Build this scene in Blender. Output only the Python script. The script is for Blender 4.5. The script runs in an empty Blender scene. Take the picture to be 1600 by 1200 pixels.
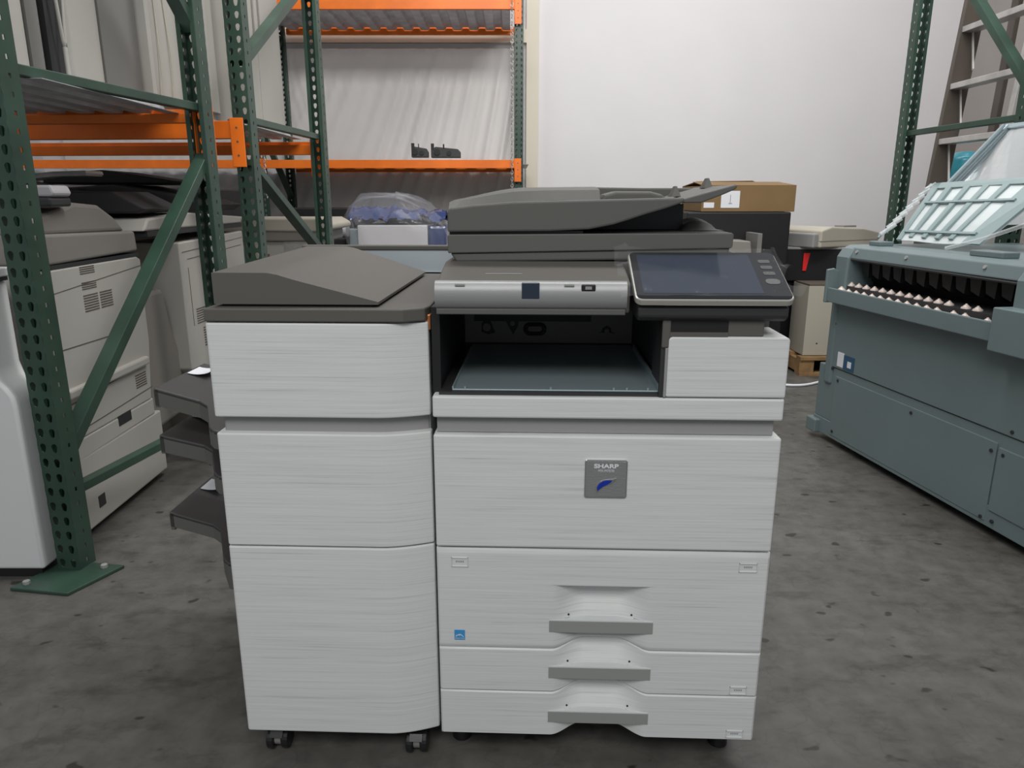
import bpy, bmesh, math, random
from mathutils import Vector, Matrix, noise as mnoise
random.seed(7)
S = bpy.context.scene
COL = S.collection
R = math.radians

# ------------------------------------------------------------------ camera
CAM_H, PITCH, FPX = 1.2, R(14.4), 1131.0
cam = bpy.data.cameras.new('camera'); camo = bpy.data.objects.new('camera', cam); COL.objects.link(camo)
cam.sensor_width = 36; cam.lens = FPX / 1600 * 36; cam.clip_start = .05; cam.clip_end = 60
camo.location = (0, 0, CAM_H); camo.rotation_euler = (math.pi / 2 - PITCH, 0, 0)
S.camera = camo

# ------------------------------------------------------------------ materials
def mat(name, rgb, rough=.5, metal=0., noise=0., nscale=30., bump=0., bscale=200., spec=.5, stretch=(1, 1, 1), alpha=1., trans=0., emit=None):
    m = bpy.data.materials.new(name); m.use_nodes = True
    nt = m.node_tree; b = nt.nodes['Principled BSDF']
    c = tuple(rgb) + (1,)
    b.inputs['Base Color'].default_value = c
    b.inputs['Roughness'].default_value = rough
    b.inputs['Metallic'].default_value = metal
    b.inputs['Specular IOR Level'].default_value = spec
    b.inputs['Alpha'].default_value = alpha
    b.inputs['Transmission Weight'].default_value = trans
    if emit:
        b.inputs['Emission Color'].default_value = c; b.inputs['Emission Strength'].default_value = emit
    tc = nt.nodes.new('ShaderNodeTexCoord'); mp = nt.nodes.new('ShaderNodeMapping'); mp.inputs['Scale'].default_value = stretch
    nt.links.new(tc.outputs['Object'], mp.inputs[0])
    if noise > 0:
        n = nt.nodes.new('ShaderNodeTexNoise'); n.inputs['Scale'].default_value = nscale; n.inputs['Detail'].default_value = 5
        nt.links.new(mp.outputs[0], n.inputs['Vector'])
        r = nt.nodes.new('ShaderNodeValToRGB')
        r.color_ramp.elements[0].position = .3; r.color_ramp.elements[1].position = .7
        r.color_ramp.elements[0].color = tuple(max(0, v * (1 - noise)) for v in rgb) + (1,)
        r.color_ramp.elements[1].color = tuple(min(1, v * (1 + noise)) for v in rgb) + (1,)
        nt.links.new(n.outputs['Fac'], r.inputs[0]); nt.links.new(r.outputs[0], b.inputs['Base Color'])
    if bump > 0:
        n2 = nt.nodes.new('ShaderNodeTexNoise'); n2.inputs['Scale'].default_value = bscale; n2.inputs['Detail'].default_value = 3
        nt.links.new(mp.outputs[0], n2.inputs['Vector'])
        bp = nt.nodes.new('ShaderNodeBump'); bp.inputs['Strength'].default_value = bump; bp.inputs['Distance'].default_value = .002
        nt.links.new(n2.outputs['Fac'], bp.inputs['Height']); nt.links.new(bp.outputs[0], b.inputs['Normal'])
    return m

def streak_material():
    m = bpy.data.materials.new('streaked_white_cover'); m.use_nodes = True
    nt = m.node_tree; b = nt.nodes['Principled BSDF']; b.inputs['Roughness'].default_value = .5
    tc = nt.nodes.new('ShaderNodeTexCoord')
    outs = []
    for sc, st in (((2.2, 2.2, 210), 1), ((5, 5, 520), 2)):
        mp = nt.nodes.new('ShaderNodeMapping'); mp.inputs['Scale'].default_value = sc
        n = nt.nodes.new('ShaderNodeTexNoise'); n.inputs['Scale'].default_value = 1.0; n.inputs['Detail'].default_value = 3; n.inputs['Roughness'].default_value = .6
        nt.links.new(tc.outputs['Object'], mp.inputs[0]); nt.links.new(mp.outputs[0], n.inputs['Vector']); outs.append(n)
    mx = nt.nodes.new('ShaderNodeMath'); mx.operation = 'ADD'
    nt.links.new(outs[0].outputs['Fac'], mx.inputs[0]); nt.links.new(outs[1].outputs['Fac'], mx.inputs[1])
    r = nt.nodes.new('ShaderNodeValToRGB')
    mul = nt.nodes.new('ShaderNodeMath'); mul.operation = 'MULTIPLY'; mul.inputs[1].default_value = .5
    nt.links.new(mx.outputs[0], mul.inputs[0]); nt.links.new(mul.outputs[0], r.inputs[0])
    e = r.color_ramp.elements
    e[0].position = .33; e[0].color = (.50, .515, .51, 1)
    e[1].position = .60; e[1].color = (.73, .745, .735, 1)
    k = r.color_ramp.elements.new(.44); k.color = (.66, .68, .67, 1)
    nt.links.new(r.outputs[0], b.inputs['Base Color'])
    bp = nt.nodes.new('ShaderNodeBump'); bp.inputs['Strength'].default_value = .22; bp.inputs['Distance'].default_value = .0010
    nt.links.new(mul.outputs[0], bp.inputs['Height']); nt.links.new(bp.outputs[0], b.inputs['Normal'])
    return m

def floor_material():
    m = bpy.data.materials.new('stained_concrete'); m.use_nodes = True
    nt = m.node_tree; b = nt.nodes['Principled BSDF']
    tc = nt.nodes.new('ShaderNodeTexCoord')
    def noise(scale, detail=6, st=(1, 1, 1), rough=.6):
        mp = nt.nodes.new('ShaderNodeMapping'); mp.inputs['Scale'].default_value = st
        n = nt.nodes.new('ShaderNodeTexNoise'); n.inputs['Scale'].default_value = scale; n.inputs['Detail'].default_value = detail; n.inputs['Roughness'].default_value = rough
        nt.links.new(tc.outputs['Object'], mp.inputs[0]); nt.links.new(mp.outputs[0], n.inputs['Vector']); return n
    def ramp(n, stops):
        r = nt.nodes.new('ShaderNodeValToRGB'); e = r.color_ramp.elements
        e[0].position, e[0].color = stops[0][0], stops[0][1]; e[1].position, e[1].color = stops[-1][0], stops[-1][1]
        for p, c in stops[1:-1]:
            k = e.new(p); k.color = c
        nt.links.new(n.outputs['Fac'], r.inputs[0]); return r
    def mixc(a, c, fac, mode='MULTIPLY'):
        x = nt.nodes.new('ShaderNodeMix'); x.data_type = 'RGBA'; x.blend_type = mode
        if isinstance(fac, float): x.inputs[0].default_value = fac
        else: nt.links.new(fac, x.inputs[0])
        nt.links.new(a, x.inputs[6]); nt.links.new(c, x.inputs[7]); return x.outputs[2]
    base = ramp(noise(1.3), [(.3, (.076, .074, .068, 1)), (.5, (.104, .101, .092, 1)), (.72, (.132, .129, .118, 1))])
    fine = ramp(noise(14), [(.3, (.72, .72, .72, 1)), (.65, (1.12, 1.12, 1.12, 1))])
    scuff = ramp(noise(5, 8, (1, 2.2, 1), .7), [(.52, (1, 1, 1, 1)), (.62, (.7, .7, .7, 1)), (.7, (.5, .5, .5, 1))])
    spots = ramp(noise(11, 2, (1, 1.4, 1), .4), [(.68, (1, 1, 1, 1)), (.715, (.35, .34, .32, 1))])
    cracks = nt.nodes.new('ShaderNodeTexVoronoi'); cracks.feature = 'DISTANCE_TO_EDGE'; cracks.inputs['Scale'].default_value = 2.2
    wn = noise(2.5, 3); vadd = nt.nodes.new('ShaderNodeVectorMath'); vadd.operation = 'ADD'
    nt.links.new(tc.outputs['Object'], vadd.inputs[0]); nt.links.new(wn.outputs['Color'], vadd.inputs[1]); nt.links.new(vadd.outputs[0], cracks.inputs['Vector'])
    cr = nt.nodes.new('ShaderNodeValToRGB'); cr.color_ramp.elements[0].position = 0; cr.color_ramp.elements[0].color = (.6, .6, .6, 1)
    cr.color_ramp.elements[1].position = .012; cr.color_ramp.elements[1].color = (1, 1, 1, 1)
    nt.links.new(cracks.outputs['Distance'], cr.inputs[0])
    c = mixc(base.outputs[0], fine.outputs[0], 1.0)
    c = mixc(c, scuff.outputs[0], .9); c = mixc(c, spots.outputs[0], 1.0); c = mixc(c, cr.outputs[0], .35)
    nt.links.new(c, b.inputs['Base Color'])
    rr = nt.nodes.new('ShaderNodeMapRange'); rr.inputs[3].default_value = .32; rr.inputs[4].default_value = .6
    nt.links.new(noise(3).outputs['Fac'], rr.inputs[0]); nt.links.new(rr.outputs[0], b.inputs['Roughness'])
    bp = nt.nodes.new('ShaderNodeBump'); bp.inputs['Strength'].default_value = .15; bp.inputs['Distance'].default_value = .003
    nt.links.new(noise(40).outputs['Fac'], bp.inputs['Height']); nt.links.new(bp.outputs[0], b.inputs['Normal'])
    return m

M = dict(
    cover=streak_material(), floor=floor_material(),
    band=mat('mid_grey_plastic', (.30, .30, .30), .5),
    lid=mat('dark_grey_plastic', (.105, .098, .088), .55, bump=.15, bscale=900),
    adf=mat('feeder_grey_plastic', (.108, .107, .099), .55, bump=.15, bscale=900),
    handle=mat('handle_grey_plastic', (.30, .31, .295), .5),
    dark=mat('charcoal_plastic', (.03, .03, .032), .5),
    black=mat('black_plastic', (.008, .008, .009), .55),
    gloss=mat('black_screen_glass', (.004, .005, .008), .06, spec=.6),
    screen=mat('dark_blue_display', (.016, .026, .048), .10, spec=.6),
    silver=mat('brushed_silver', (.34, .345, .345), .48, .5, bump=.12, bscale=60, stretch=(1, 1, 30)),
    frame=mat('champagne_silver', (.62, .60, .55), .3, .6),
    plate=mat('zinc_plate', (.34, .42, .45), .4, .45),
    inner=mat('inner_grey', (.17, .17, .15), .6),
    white=mat('plain_white_plastic', (.66, .68, .68), .45),
    label=mat('white_label', (.75, .76, .80), .6),
    tag=mat('blue_label', (.05, .30, .62), .5),
    blue=mat('blue_enamel', (.01, .035, .35), .15),
    badge=mat('badge_steel', (.34, .35, .35), .35, .5, bump=.3, bscale=400, stretch=(.2, 1, 1)),
    chrome=mat('chrome', (.8, .8, .8), .12, 1.),
    beige=mat('beige_machine_plastic', (.47, .455, .42), .5, noise=.04, nscale=3),
    beiged=mat('beige_grey_plastic', (.24, .225, .205), .55),
    cream=mat('cream_plastic', (.46, .43, .36), .5),
    green=mat('dark_green_paint', (.030, .064, .046), .36, noise=.25, nscale=6),
    orange=mat('orange_paint', (.90, .19, .010), .42, noise=.12, nscale=5),
    deck=mat('galvanised_steel', (.50, .51, .53), .42, .35, noise=.2, nscale=8),
    wall=mat('white_painted_wall', (.80, .78, .80), .8, noise=.015, nscale=2),
    trim=mat('cream_painted_trim', (.80, .74, .62), .7),
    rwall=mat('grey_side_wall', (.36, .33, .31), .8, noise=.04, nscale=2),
    teal=mat('teal_grey_enamel', (.160, .208, .216), .33, noise=.05, nscale=3, bump=.08, bscale=500),
    tealclear=mat('frosted_teal_sheet', (.70, .76, .77), .3, alpha=.62),
    rib=mat('teal_rib', (.22, .29, .295), .35),
    tray=mat('tray_charcoal_plastic', (.055, .052, .052), .5),
    navy=mat('navy_label', (.03, .09, .17), .5),
    rear=mat('pale_blue_steel', (.50, .56, .60), .5, .2),
    white_grey=mat('off_white_panel', (.52, .51, .53), .5),
    greyback=mat('smoke_grey_plastic', (.19, .185, .175), .5),
    clear=mat('clear_plastic', (.85, .88, .9), .12, alpha=.35, spec=.7),
    film=mat('clear_film', (.9, .92, .95), .08, alpha=.035, spec=.35),
    bluebag=mat('blue_foil_bag', (.012, .03, .13), .12, spec=.9, bump=1., bscale=14),
    bag=mat('shiny_plastic_bag', (.75, .76, .82), .10, alpha=.10, spec=1., bump=1., bscale=9),
    carton=mat('cardboard', (.21, .13, .055), .8, noise=.06, nscale=6),
    cartonin=mat('shaded_cardboard', (.30, .18, .08), .85),
    wood=mat('pallet_wood', (.30, .18, .08), .8, noise=.3, nscale=10),
    rubber=mat('black_rubber', (.012, .012, .014), .25),
    cone=mat('pale_pink_plastic', (.66, .56, .51), .35),
    alu=mat('aluminium', (.58, .57, .55), .42, .6, noise=.15, nscale=10),
    brown=mat('brown_steel', (.11, .09, .075), .5),
    water=mat('blue_bottle', (.05, .36, .46), .25),
    red=mat('red_tag', (.75, .02, .02), .5),
    copper=mat('copper_contact', (.6, .22, .08), .4, .7),
    sheet=mat('pleated_sheeting', (.78, .76, .74), .55, noise=.05, nscale=1.5),
    lamp=mat('lamp_tube', (1, .98, .94), .5, emit=6.0),
)

# ------------------------------------------------------------------ mesh builder
class MB:
    def __init__(s): s.v = []; s.f = []; s.m = []
    def raw(s, vs, fs, mi=0):
        o = len(s.v); s.v += [tuple(v) for v in vs]; s.f += [tuple(i + o for i in f) for f in fs]; s.m += [mi] * len(fs); return s
    def box(s, x0, x1, y0, y1, z0, z1, mi=0):
        vs = [(x0, y0, z0), (x1, y0, z0), (x1, y1, z0), (x0, y1, z0), (x0, y0, z1), (x1, y0, z1), (x1, y1, z1), (x0, y1, z1)]
        return s.raw(vs, [(0, 3, 2, 1), (4, 5, 6, 7), (0, 1, 5, 4), (1, 2, 6, 5), (2, 3, 7, 6), (3, 0, 4, 7)], mi)
    def hexa(s, b, t, mi=0):
        return s.raw(list(b) + list(t), [(0, 3, 2, 1), (4, 5, 6, 7), (0, 1, 5, 4), (1, 2, 6, 5), (2, 3, 7, 6), (3, 0, 4, 7)], mi)
    def prism(s, poly, ax, a, b, mi=0):
        n = len(poly)
        def P(p, t): return {'x': (t, p[0], p[1]), 'y': (p[0], t, p[1]), 'z': (p[0], p[1], t)}[ax]
        vs = [P(p, a) for p in poly] + [P(p, b) for p in poly]
        fs = [tuple(range(n)), tuple(range(2 * n - 1, n - 1, -1))] + [(i, i + n, (i + 1) % n + n, (i + 1) % n) for i in range(n)]
        return s.raw(vs, fs, mi)
    def cyl(s, p0, p1, r0, r1=None, n=16, mi=0):
        r1 = r0 if r1 is None else r1
        p0, p1 = Vector(p0), Vector(p1); d = (p1 - p0).normalized(); u = d.orthogonal().normalized(); w = d.cross(u)
        vs = [p0 + (u * math.cos(2 * math.pi * i / n) + w * math.sin(2 * math.pi * i / n)) * r0 for i in range(n)]
        vs += [p1 + (u * math.cos(2 * math.pi * i / n) + w * math.sin(2 * math.pi * i / n)) * r1 for i in range(n)]
        return s.raw(vs, [tuple(range(n - 1, -1, -1)), tuple(range(n, 2 * n))] + [(i, (i + 1) % n, (i + 1) % n + n, i + n) for i in range(n)], mi)
    def bar(s, p0, p1, wd, ht, up=(0, 0, 1), mi=0):
        p0, p1 = Vector(p0), Vector(p1); d = (p1 - p0).normalized(); sd = d.cross(Vector(up)).normalized() * wd / 2; u = sd.cross(d).normalized() * ht / 2
        return s.hexa([p0 - sd - u, p0 + sd - u, p1 + sd - u, p1 - sd - u], [p0 - sd + u, p0 + sd + u, p1 + sd + u, p1 - sd + u], mi)
    def tube(s, pts, r, n=8, mi=0):
        pts = [Vector(p) for p in pts]; vs = []; up = Vector((.13, .21, 1)).normalized()
        for i, p in enumerate(pts):
            d = (pts[min(i + 1, len(pts) - 1)] - pts[max(i - 1, 0)]).normalized()
            u = d.cross(up); u = (u if u.length > .05 else d.orthogonal()).normalized(); w = d.cross(u)
            vs += [p + (u * math.cos(2 * math.pi * k / n) + w * math.sin(2 * math.pi * k / n)) * r for k in range(n)]
        fs = [tuple(range(n))] + [tuple(range(len(vs) - n, len(vs)))]
        for i in range(len(pts) - 1):
            fs += [(i * n + k, i * n + (k + 1) % n, (i + 1) * n + (k + 1) % n, (i + 1) * n + k) for k in range(n)]
        return s.raw(vs, fs, mi)
    def grid(s, fn, nu, nv, mi=0):
        vs = [fn(i / nu, j / nv) for j in range(nv + 1) for i in range(nu + 1)]
        return s.raw(vs, [(j * (nu + 1) + i, j * (nu + 1) + i + 1, (j + 1) * (nu + 1) + i + 1, (j + 1) * (nu + 1) + i) for j in range(nv) for i in range(nu)], mi)
    def build(s, name, m, parent=None, bevel=0, smooth=0, solid=0, seg=2, recalc=True):
        me = bpy.data.meshes.new(name); me.from_pydata(s.v, [], s.f)
        for x in (m if isinstance(m, (list, tuple)) else [m]): me.materials.append(M[x] if isinstance(x, str) else x)
        me.polygons.foreach_set('material_index', s.m)
        bm = bmesh.new(); bm.from_mesh(me)
        bmesh.ops.remove_doubles(bm, verts=bm.verts, dist=1e-5)
        if recalc: bmesh.ops.recalc_face_normals(bm, faces=bm.faces)
        if smooth:
            for f in bm.faces: f.smooth = True
            for e in bm.edges:
                e.smooth = len(e.link_faces) == 2 and e.calc_face_angle(0) < R(smooth)
        bm.to_mesh(me); bm.free()
        o = bpy.data.objects.new(name, me); COL.objects.link(o); o.parent = parent
        if solid:
            k = o.modifiers.new('t', 'SOLIDIFY'); k.thickness = solid; k.offset = 0
        if bevel:
            k = o.modifiers.new('b', 'BEVEL'); k.width = bevel; k.segments = seg; k.limit_method = 'ANGLE'; k.angle_limit = R(40)
        return o

def tag(o, label, cat, group=None):
    o['label'] = label; o['category'] = cat
    if group: o['group'] = group
    return o
def thing(name, label, cat, loc=(0, 0, 0), rz=0, group=None):
    o = bpy.data.objects.new(name, None); COL.objects.link(o); o.location = loc; o.rotation_euler = (0, 0, rz); o.empty_display_size = .1
    return tag(o, label, cat, group)
def struct(o): o['kind'] = 'structure'; return o
def kids(o): return [c for c in bpy.data.objects if c.parent == o]
def dup(root, loc, rz, label, group=None):
    r = root.copy(); COL.objects.link(r); r.location = loc; r.rotation_euler = (0, 0, rz); r['label'] = label
    if group: r['group'] = group
    for ch in kids(root):
        c = ch.copy(); COL.objects.link(c); c.parent = r
        for g in kids(ch):
            d = g.copy(); COL.objects.link(d); d.parent = c
    return r
def sm(t): t = max(0, min(1, t)); return t * t * (3 - 2 * t)
def text_mesh(body, size, name, m, parent, loc, rot, ext=.0004, scale=(1, 1, 1), bold=0.0):
    cu = bpy.data.curves.new(name, 'FONT'); cu.body = body; cu.size = size; cu.extrude = ext; cu.align_x = 'CENTER'; cu.offset = bold
    t = bpy.data.objects.new('tmp', cu); COL.objects.link(t)
    bpy.context.view_layer.update()
    me = bpy.data.meshes.new_from_object(t.evaluated_get(bpy.context.evaluated_depsgraph_get()))
    bpy.data.objects.remove(t); me.materials.clear(); me.materials.append(M[m])
    o = bpy.data.objects.new(name, me); COL.objects.link(o); o.parent = parent; o.location = loc; o.rotation_euler = rot; o.scale = scale
    return o

# ------------------------------------------------------------------ the building
struct(MB().box(-5.4, 5.0, -3.0, 8.6, -.1, 0).build('floor', 'floor'))
struct(MB().box(-5.4, 5.0, 8.4, 8.6, 0, 6.0).build('wall_back', 'wall'))
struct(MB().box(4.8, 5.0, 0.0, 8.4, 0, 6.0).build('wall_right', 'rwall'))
struct(MB().box(-5.4, -5.2, 0.0, 8.4, 0, 6.0).build('wall_left', 'wall'))
struct(MB().box(.155, .285, 8.34, 8.4, 0, 6.0).build('trim_1', 'trim'))          # jamb of the dock door
struct(MB().box(-5.1, .155, 8.34, 8.4, 2.80, 2.93).build('trim_2', 'trim'))      # header of the dock door

# pleated sheeting hung in the dock door
fx, fz = .889, 7.787
def pleat(u, v):
    x = -4.9 + u * 5.0; z = .012 + v * 2.718
    a = math.atan2(x - fx, fz - z)
    ph = a * 5.6 / .145 * 2 * math.pi + .8 * math.sin(a * 21)
    am = .034 * (.3 + .7 * sm((2.55 - z) / .25)) * (.8 + .3 * math.sin(a * 37 + 1))
    y = 8.30 + am * .62 * (math.sin(ph) + .45 * math.sin(2 * ph + 1.3)) + .010 * math.sin(ph * .37 + 1) + .008 * math.sin(z * 2.2)
    if z > 2.6: y -= .012 * sm((z - 2.6) / .05)
    return (x, y, z)
tag(MB().grid(pleat, 900, 24).build('pleated_sheeting', 'sheet', smooth=80), 'pale grey pleated sheeting hanging behind the far orange rack', 'sheeting')

# ------------------------------------------------------------------ perforated pallet rack uprights
def ring(mb, org, du, dv, cw, ch, hole):
    org, du, dv = Vector(org), Vector(du), Vector(dv); n = len(hole); outer = []
    for (hx, hy) in hole:
        dx, dy = hx - cw / 2, hy - ch / 2
        k = max(abs(dx) / (cw / 2), abs(dy) / (ch / 2)); outer.append((cw / 2 + dx / k, ch / 2 + dy / k))
    for c in ((0, 0), (cw, 0), (cw, ch), (0, ch)):                  # snap nearest outer point to each corner
        i = min(range(n), key=lambda i: (outer[i][0] - c[0]) ** 2 + (outer[i][1] - c[1]) ** 2); outer[i] = c
    P = lambda p: org + du * p[0] + dv * p[1]
    mb.raw([P(p) for p in hole] + [P(p) for p in outer], [(i, (i + 1) % n, (i + 1) % n + n, i + n) for i in range(n)])
def tear(cw, ch):
    pts = []
    for k in range(9):
        a = R(-20 + 220 * k / 8); pts.append((cw / 2 + .0102 * math.cos(a), ch / 2 + .004 + .0102 * math.sin(a)))
    pts += [(cw / 2 - .0064, ch / 2 - .012), (cw / 2 - .002, ch / 2 - .0155), (cw / 2 + .002, ch / 2 - .0155), (cw / 2 + .0064, ch / 2 - .012)]
    return pts
def slot(cw, ch, w=.009, h=.014):
    x0, x1, y0, y1 = cw / 2 - w / 2, cw / 2 + w / 2, ch / 2 - h / 2, ch / 2 + h / 2
    return [(x1, y0), (x1, (y0 + y1) / 2), (x1, y1), (cw / 2, y1), (x0, y1), (x0, (y0 + y1) / 2), (x0, y0), (cw / 2, y0)]
POST_CACHE = {}
def post_mesh(height, w=.08, d=.07):
    mb = MB(); p = .05; n = int(height / p)
    for j in range(n):
        z = j * p
        for c in (-1, 0): ring(mb, (c * w / 2, 0, z), (1, 0, 0), (0, 0, 1), w / 2, p, tear(w / 2, p))
        for sx in (-1, 1):
            if j % 1 == 0: ring(mb, (sx * w / 2, 0, z), (0, 1, 0), (0, 0, 1), d, p, slot(d, p))
    for sx in (-1, 1):
        mb.raw([(sx * w / 2, d, 0), (sx * (w / 2 - .018), d, 0), (sx * (w / 2 - .018), d, n * p), (sx * w / 2, d, n * p)], [(0, 1, 2, 3)])
    return mb
def upright(label, x, y, rz, depth, height, foot=True, braces=(), rungs=(), mir=False):
    t = thing('rack_upright_frame', label, 'rack frame', (x, y, 0), rz, 'perforated steel rack frames')
    key = round(height, 2)
    if key not in POST_CACHE:
        o = post_mesh(height).build('perforated_post', 'green', t, solid=.0028); POST_CACHE[key] = o.data
    else:
        o = bpy.data.objects.new('perforated_post', POST_CACHE[key]); COL.objects.link(o); o.parent = t
        k = o.modifiers.new('t', 'SOLIDIFY'); k.thickness = .0028; k.offset = 0
    o.location = (0, 0, .01)
    q = o.copy(); COL.objects.link(q); q.parent = t; q.location = (0, depth, .01); q.rotation_euler = (0, 0, math.pi)
    if foot:
        for yy, s in ((0, 1), (depth, -1)):
            MB().prism([(-.10, yy - .135 * s), (.105, yy - .135 * s), (.16, yy + .055 * s), (-.06, yy + .055 * s)] if s > 0 else [(-.10, yy - .08), (.10, yy - .08), (.10, yy + .10), (-.10, yy + .10)], 'z', 0, .012).build('base_plate', 'green', t, bevel=.003)
    if foot:
        for (bx, by) in ((-.065, -.105), (.105, .03)): MB().cyl((bx, by, .011), (bx, by, .022), .011, n=6).build('anchor_bolt', 'band', t)
    for (y0, z0, y1, z1) in braces:
        b = MB(); b.bar((0, y0, z0), (0, y1, z1), .038, .055, up=(1, 0, 0)); b.bar((.0205, y0, z0), (.0205, y1, z1), .012, .003, up=(1, 0, 0))
        d = Vector((0, y1 - y0, z1 - z0)).normalized(); u = Vector((0, -d.z, d.y)) * .0
        b.build('diagonal_brace', 'green', t, bevel=.004)
    for (y0, y1, z) in rungs:
        MB().bar((0, y0, z), (0, y1, z), .038, .032).build('horizontal_strut', 'green', t, bevel=.003)
    return t
DY = .035
upright('green perforated rack frame at left, foot plate nearest to us', -1.463, 2.166, -R(9.1), 1.07, 4.0, True,
        [(.03, .37, 1.04, 1.37), (1.04, 1.86, .03, 2.9)], [(.04, 1.03, .265), (.04, 1.03, 1.562)])
upright('green rack frame behind the nearest left one, white hooked orange beam end on it', -1.235, 3.5, -R(4.2), 1.1, 4.0, True,
        [(.05, 1.36, 1.06, .84), (.05, 1.80, 1.06, 2.42)], [(.05, 1.05, 1.552)])
bpy.data.objects['rack_upright_frame.001']['label'] = 'green rack frame right behind the nearest left one, orange beam end on its front post'
upright('far left green rack frame under the top orange beam, half hidden by nearer frames', -2.40, 7.2, 0, 1.0, 3.4, False,
        [(.05, 1.9, .95, 1.2), (.05, 2.0, .95, 2.8), (.05, .3, .95, 1.15)], [(.05, .95, 2.80)])
upright('far green rack frame beside the white wall, silver chain hanging along it', .065, 7.2, 0, 1.0, 3.4, False, [(.05, .4, .95, 1.15)], [(.05, .95, 1.4)])
upright('dark green rack frame at right behind the teal machine', 2.56, 3.77, R(4.0), 1.08, 4.0, False,
        [(.04, 1.72, 1.04, 2.75)], [(.04, 1.04, 1.592)])

# orange beams
def beam(label, p0, p1, ends=(0, 0), side=-1, h=.076, deep=.045, conn=.20):
    p0, p1 = Vector(p0), Vector(p1); L = (p1 - p0).length; rz = math.atan2(p1.y - p0.y, p1.x - p0.x)
    t = thing('rack_beam', label, 'rack beam', p0, rz, 'orange rack beams')
    b = MB(); b.prism([(0, 0), (deep, 0), (deep, h - .018), (deep - .016, h - .018), (deep - .016, h), (0, h)] if side < 0 else
                      [(0, 0), (deep, 0), (deep, h), (.016, h), (.016, h - .018), (0, h - .018)], 'x', .0, L)
    b.build('beam_rail', 'orange', t, bevel=.002)
    for k, (e, xx, dr) in enumerate(((ends[0], 0, -1), (ends[1], L, 1))):
        if e:
            c = MB(); yy = -.006 if side < 0 else deep
            c.box(min(xx, xx + dr * .062), max(xx, xx + dr * .062), yy, yy + .006, h - conn, h + .012)
            c.box(min(xx - dr * .004, xx), max(xx - dr * .004, xx), 0 if side < 0 else 0, deep, h - conn, h + .012)
            con = c.build('end_connector', 'orange', t, bevel=.0015)
            hh = MB()
            for zz in (h - .03, h - .09, h - .15): hh.cyl((xx + dr * .03, yy - .001 if side < 0 else yy + .005, zz), (xx + dr * .03, yy + .002 if side < 0 else yy + .008, zz), .005, n=10)
            hh.build('rivets', 'brown', con)
    return t
beam('orange beam at the far rack lower shelf, black toner parts above it', (-2.35, 7.155, 1.475), (.025, 7.155, 1.475), (1, 1))
beam('orange beam at the lower left edge of the far rack, left of the nearer frames', (-5.1, 7.155, 1.475), (-2.46, 7.155, 1.475), (0, 1))
beam('bright orange beam across the top of the far rack, front side', (-2.35, 7.155, 2.85), (.025, 7.155, 2.85), (1, 1))
beam('dull orange beam at the rear of the far rack top shelf', (-2.35, 8.2, 2.85), (.025, 8.2, 2.85), (0, 0), 1)
beam('rear orange beam of the far rack lower shelf, behind the toner parts', (-2.35, 8.2, 1.475), (.025, 8.2, 1.475), (0, 0), 1)
beam('thick orange beam with an end connector on the second left frame', (-4.2, 3.66, 1.462), (-1.272, 3.455, 1.462), (0, 1))
beam('rear orange beam of the nearest left bay, just above the thick orange beam', (-4.2, 3.43, 1.506), (-1.33, 3.205, 1.506), (0, 1), 1, h=.055)
beam('rear orange beam of the second left bay, under the shelf of the tall slotted cabinet', (-4.2, 4.78, 1.455), (-1.22, 4.60, 1.455), (0, 1), 1)

# corrugated decks
def deck(label, x0, x1, y0, y1, z, pitch=.15, skew=0.):
    xs = []; x = x0
    while x < x1:
        xs += [(x, z + .03), (x + pitch * .35, z + .03), (x + pitch * .45, z + .003), (x + pitch * .9, z + .003)]; x += pitch
    mb = MB(); n = len(xs)
    mb.raw([(a, y0, b) for a, b in xs] + [(a, y1, b) for a, b in xs], [(i, i + 1, i + 1 + n, i + n) for i in range(n - 1)])
    o = mb.build('corrugated_deck', 'deck', solid=.002)
    tag(o, label, 'shelf deck', 'corrugated steel shelf decks')
    return o
deck('corrugated steel deck on top of the far rack', -5.1, -.02, 7.205, 8.19, 2.885, .17)
deck('corrugated steel deck of the far rack lower shelf', -5.1, -.02, 7.205, 8.19, 1.510, .22)
deck('corrugated steel deck on the nearest left rack bay', -3.9, -1.485, 2.30, 3.22, 1.541, .12)
deck('corrugated steel deck on the second left rack bay', -3.9, -1.30, 3.72, 4.60, 1.541, .12)
# hanging chains
def chain(label, x, y, z0, z1):
    mb = MB(); n = int((z1 - z0) / .030)
    for i in range(n):
        zc = z0 + (i + .5) * .030; ax = (1, 0) if i % 2 else (0, 1); pts = []
        for k in range(9):
            a = 2 * math.pi * k / 8; pts.append((x + ax[0] * .010 * math.cos(a), y + ax[1] * .010 * math.cos(a), zc + .019 * math.sin(a)))
        mb.tube(pts, .0035, 5)
    tag(mb.build('hanging_chain', 'alu', smooth=60), label, 'chain', 'chains on the far rack')
chain('silver chain hanging beside the far right green post', .0, 7.12, 1.15, 3.3)
chain('short silver chain hanging by the far left orange beam end', -2.33, 7.12, 1.2, 1.62)

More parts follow.
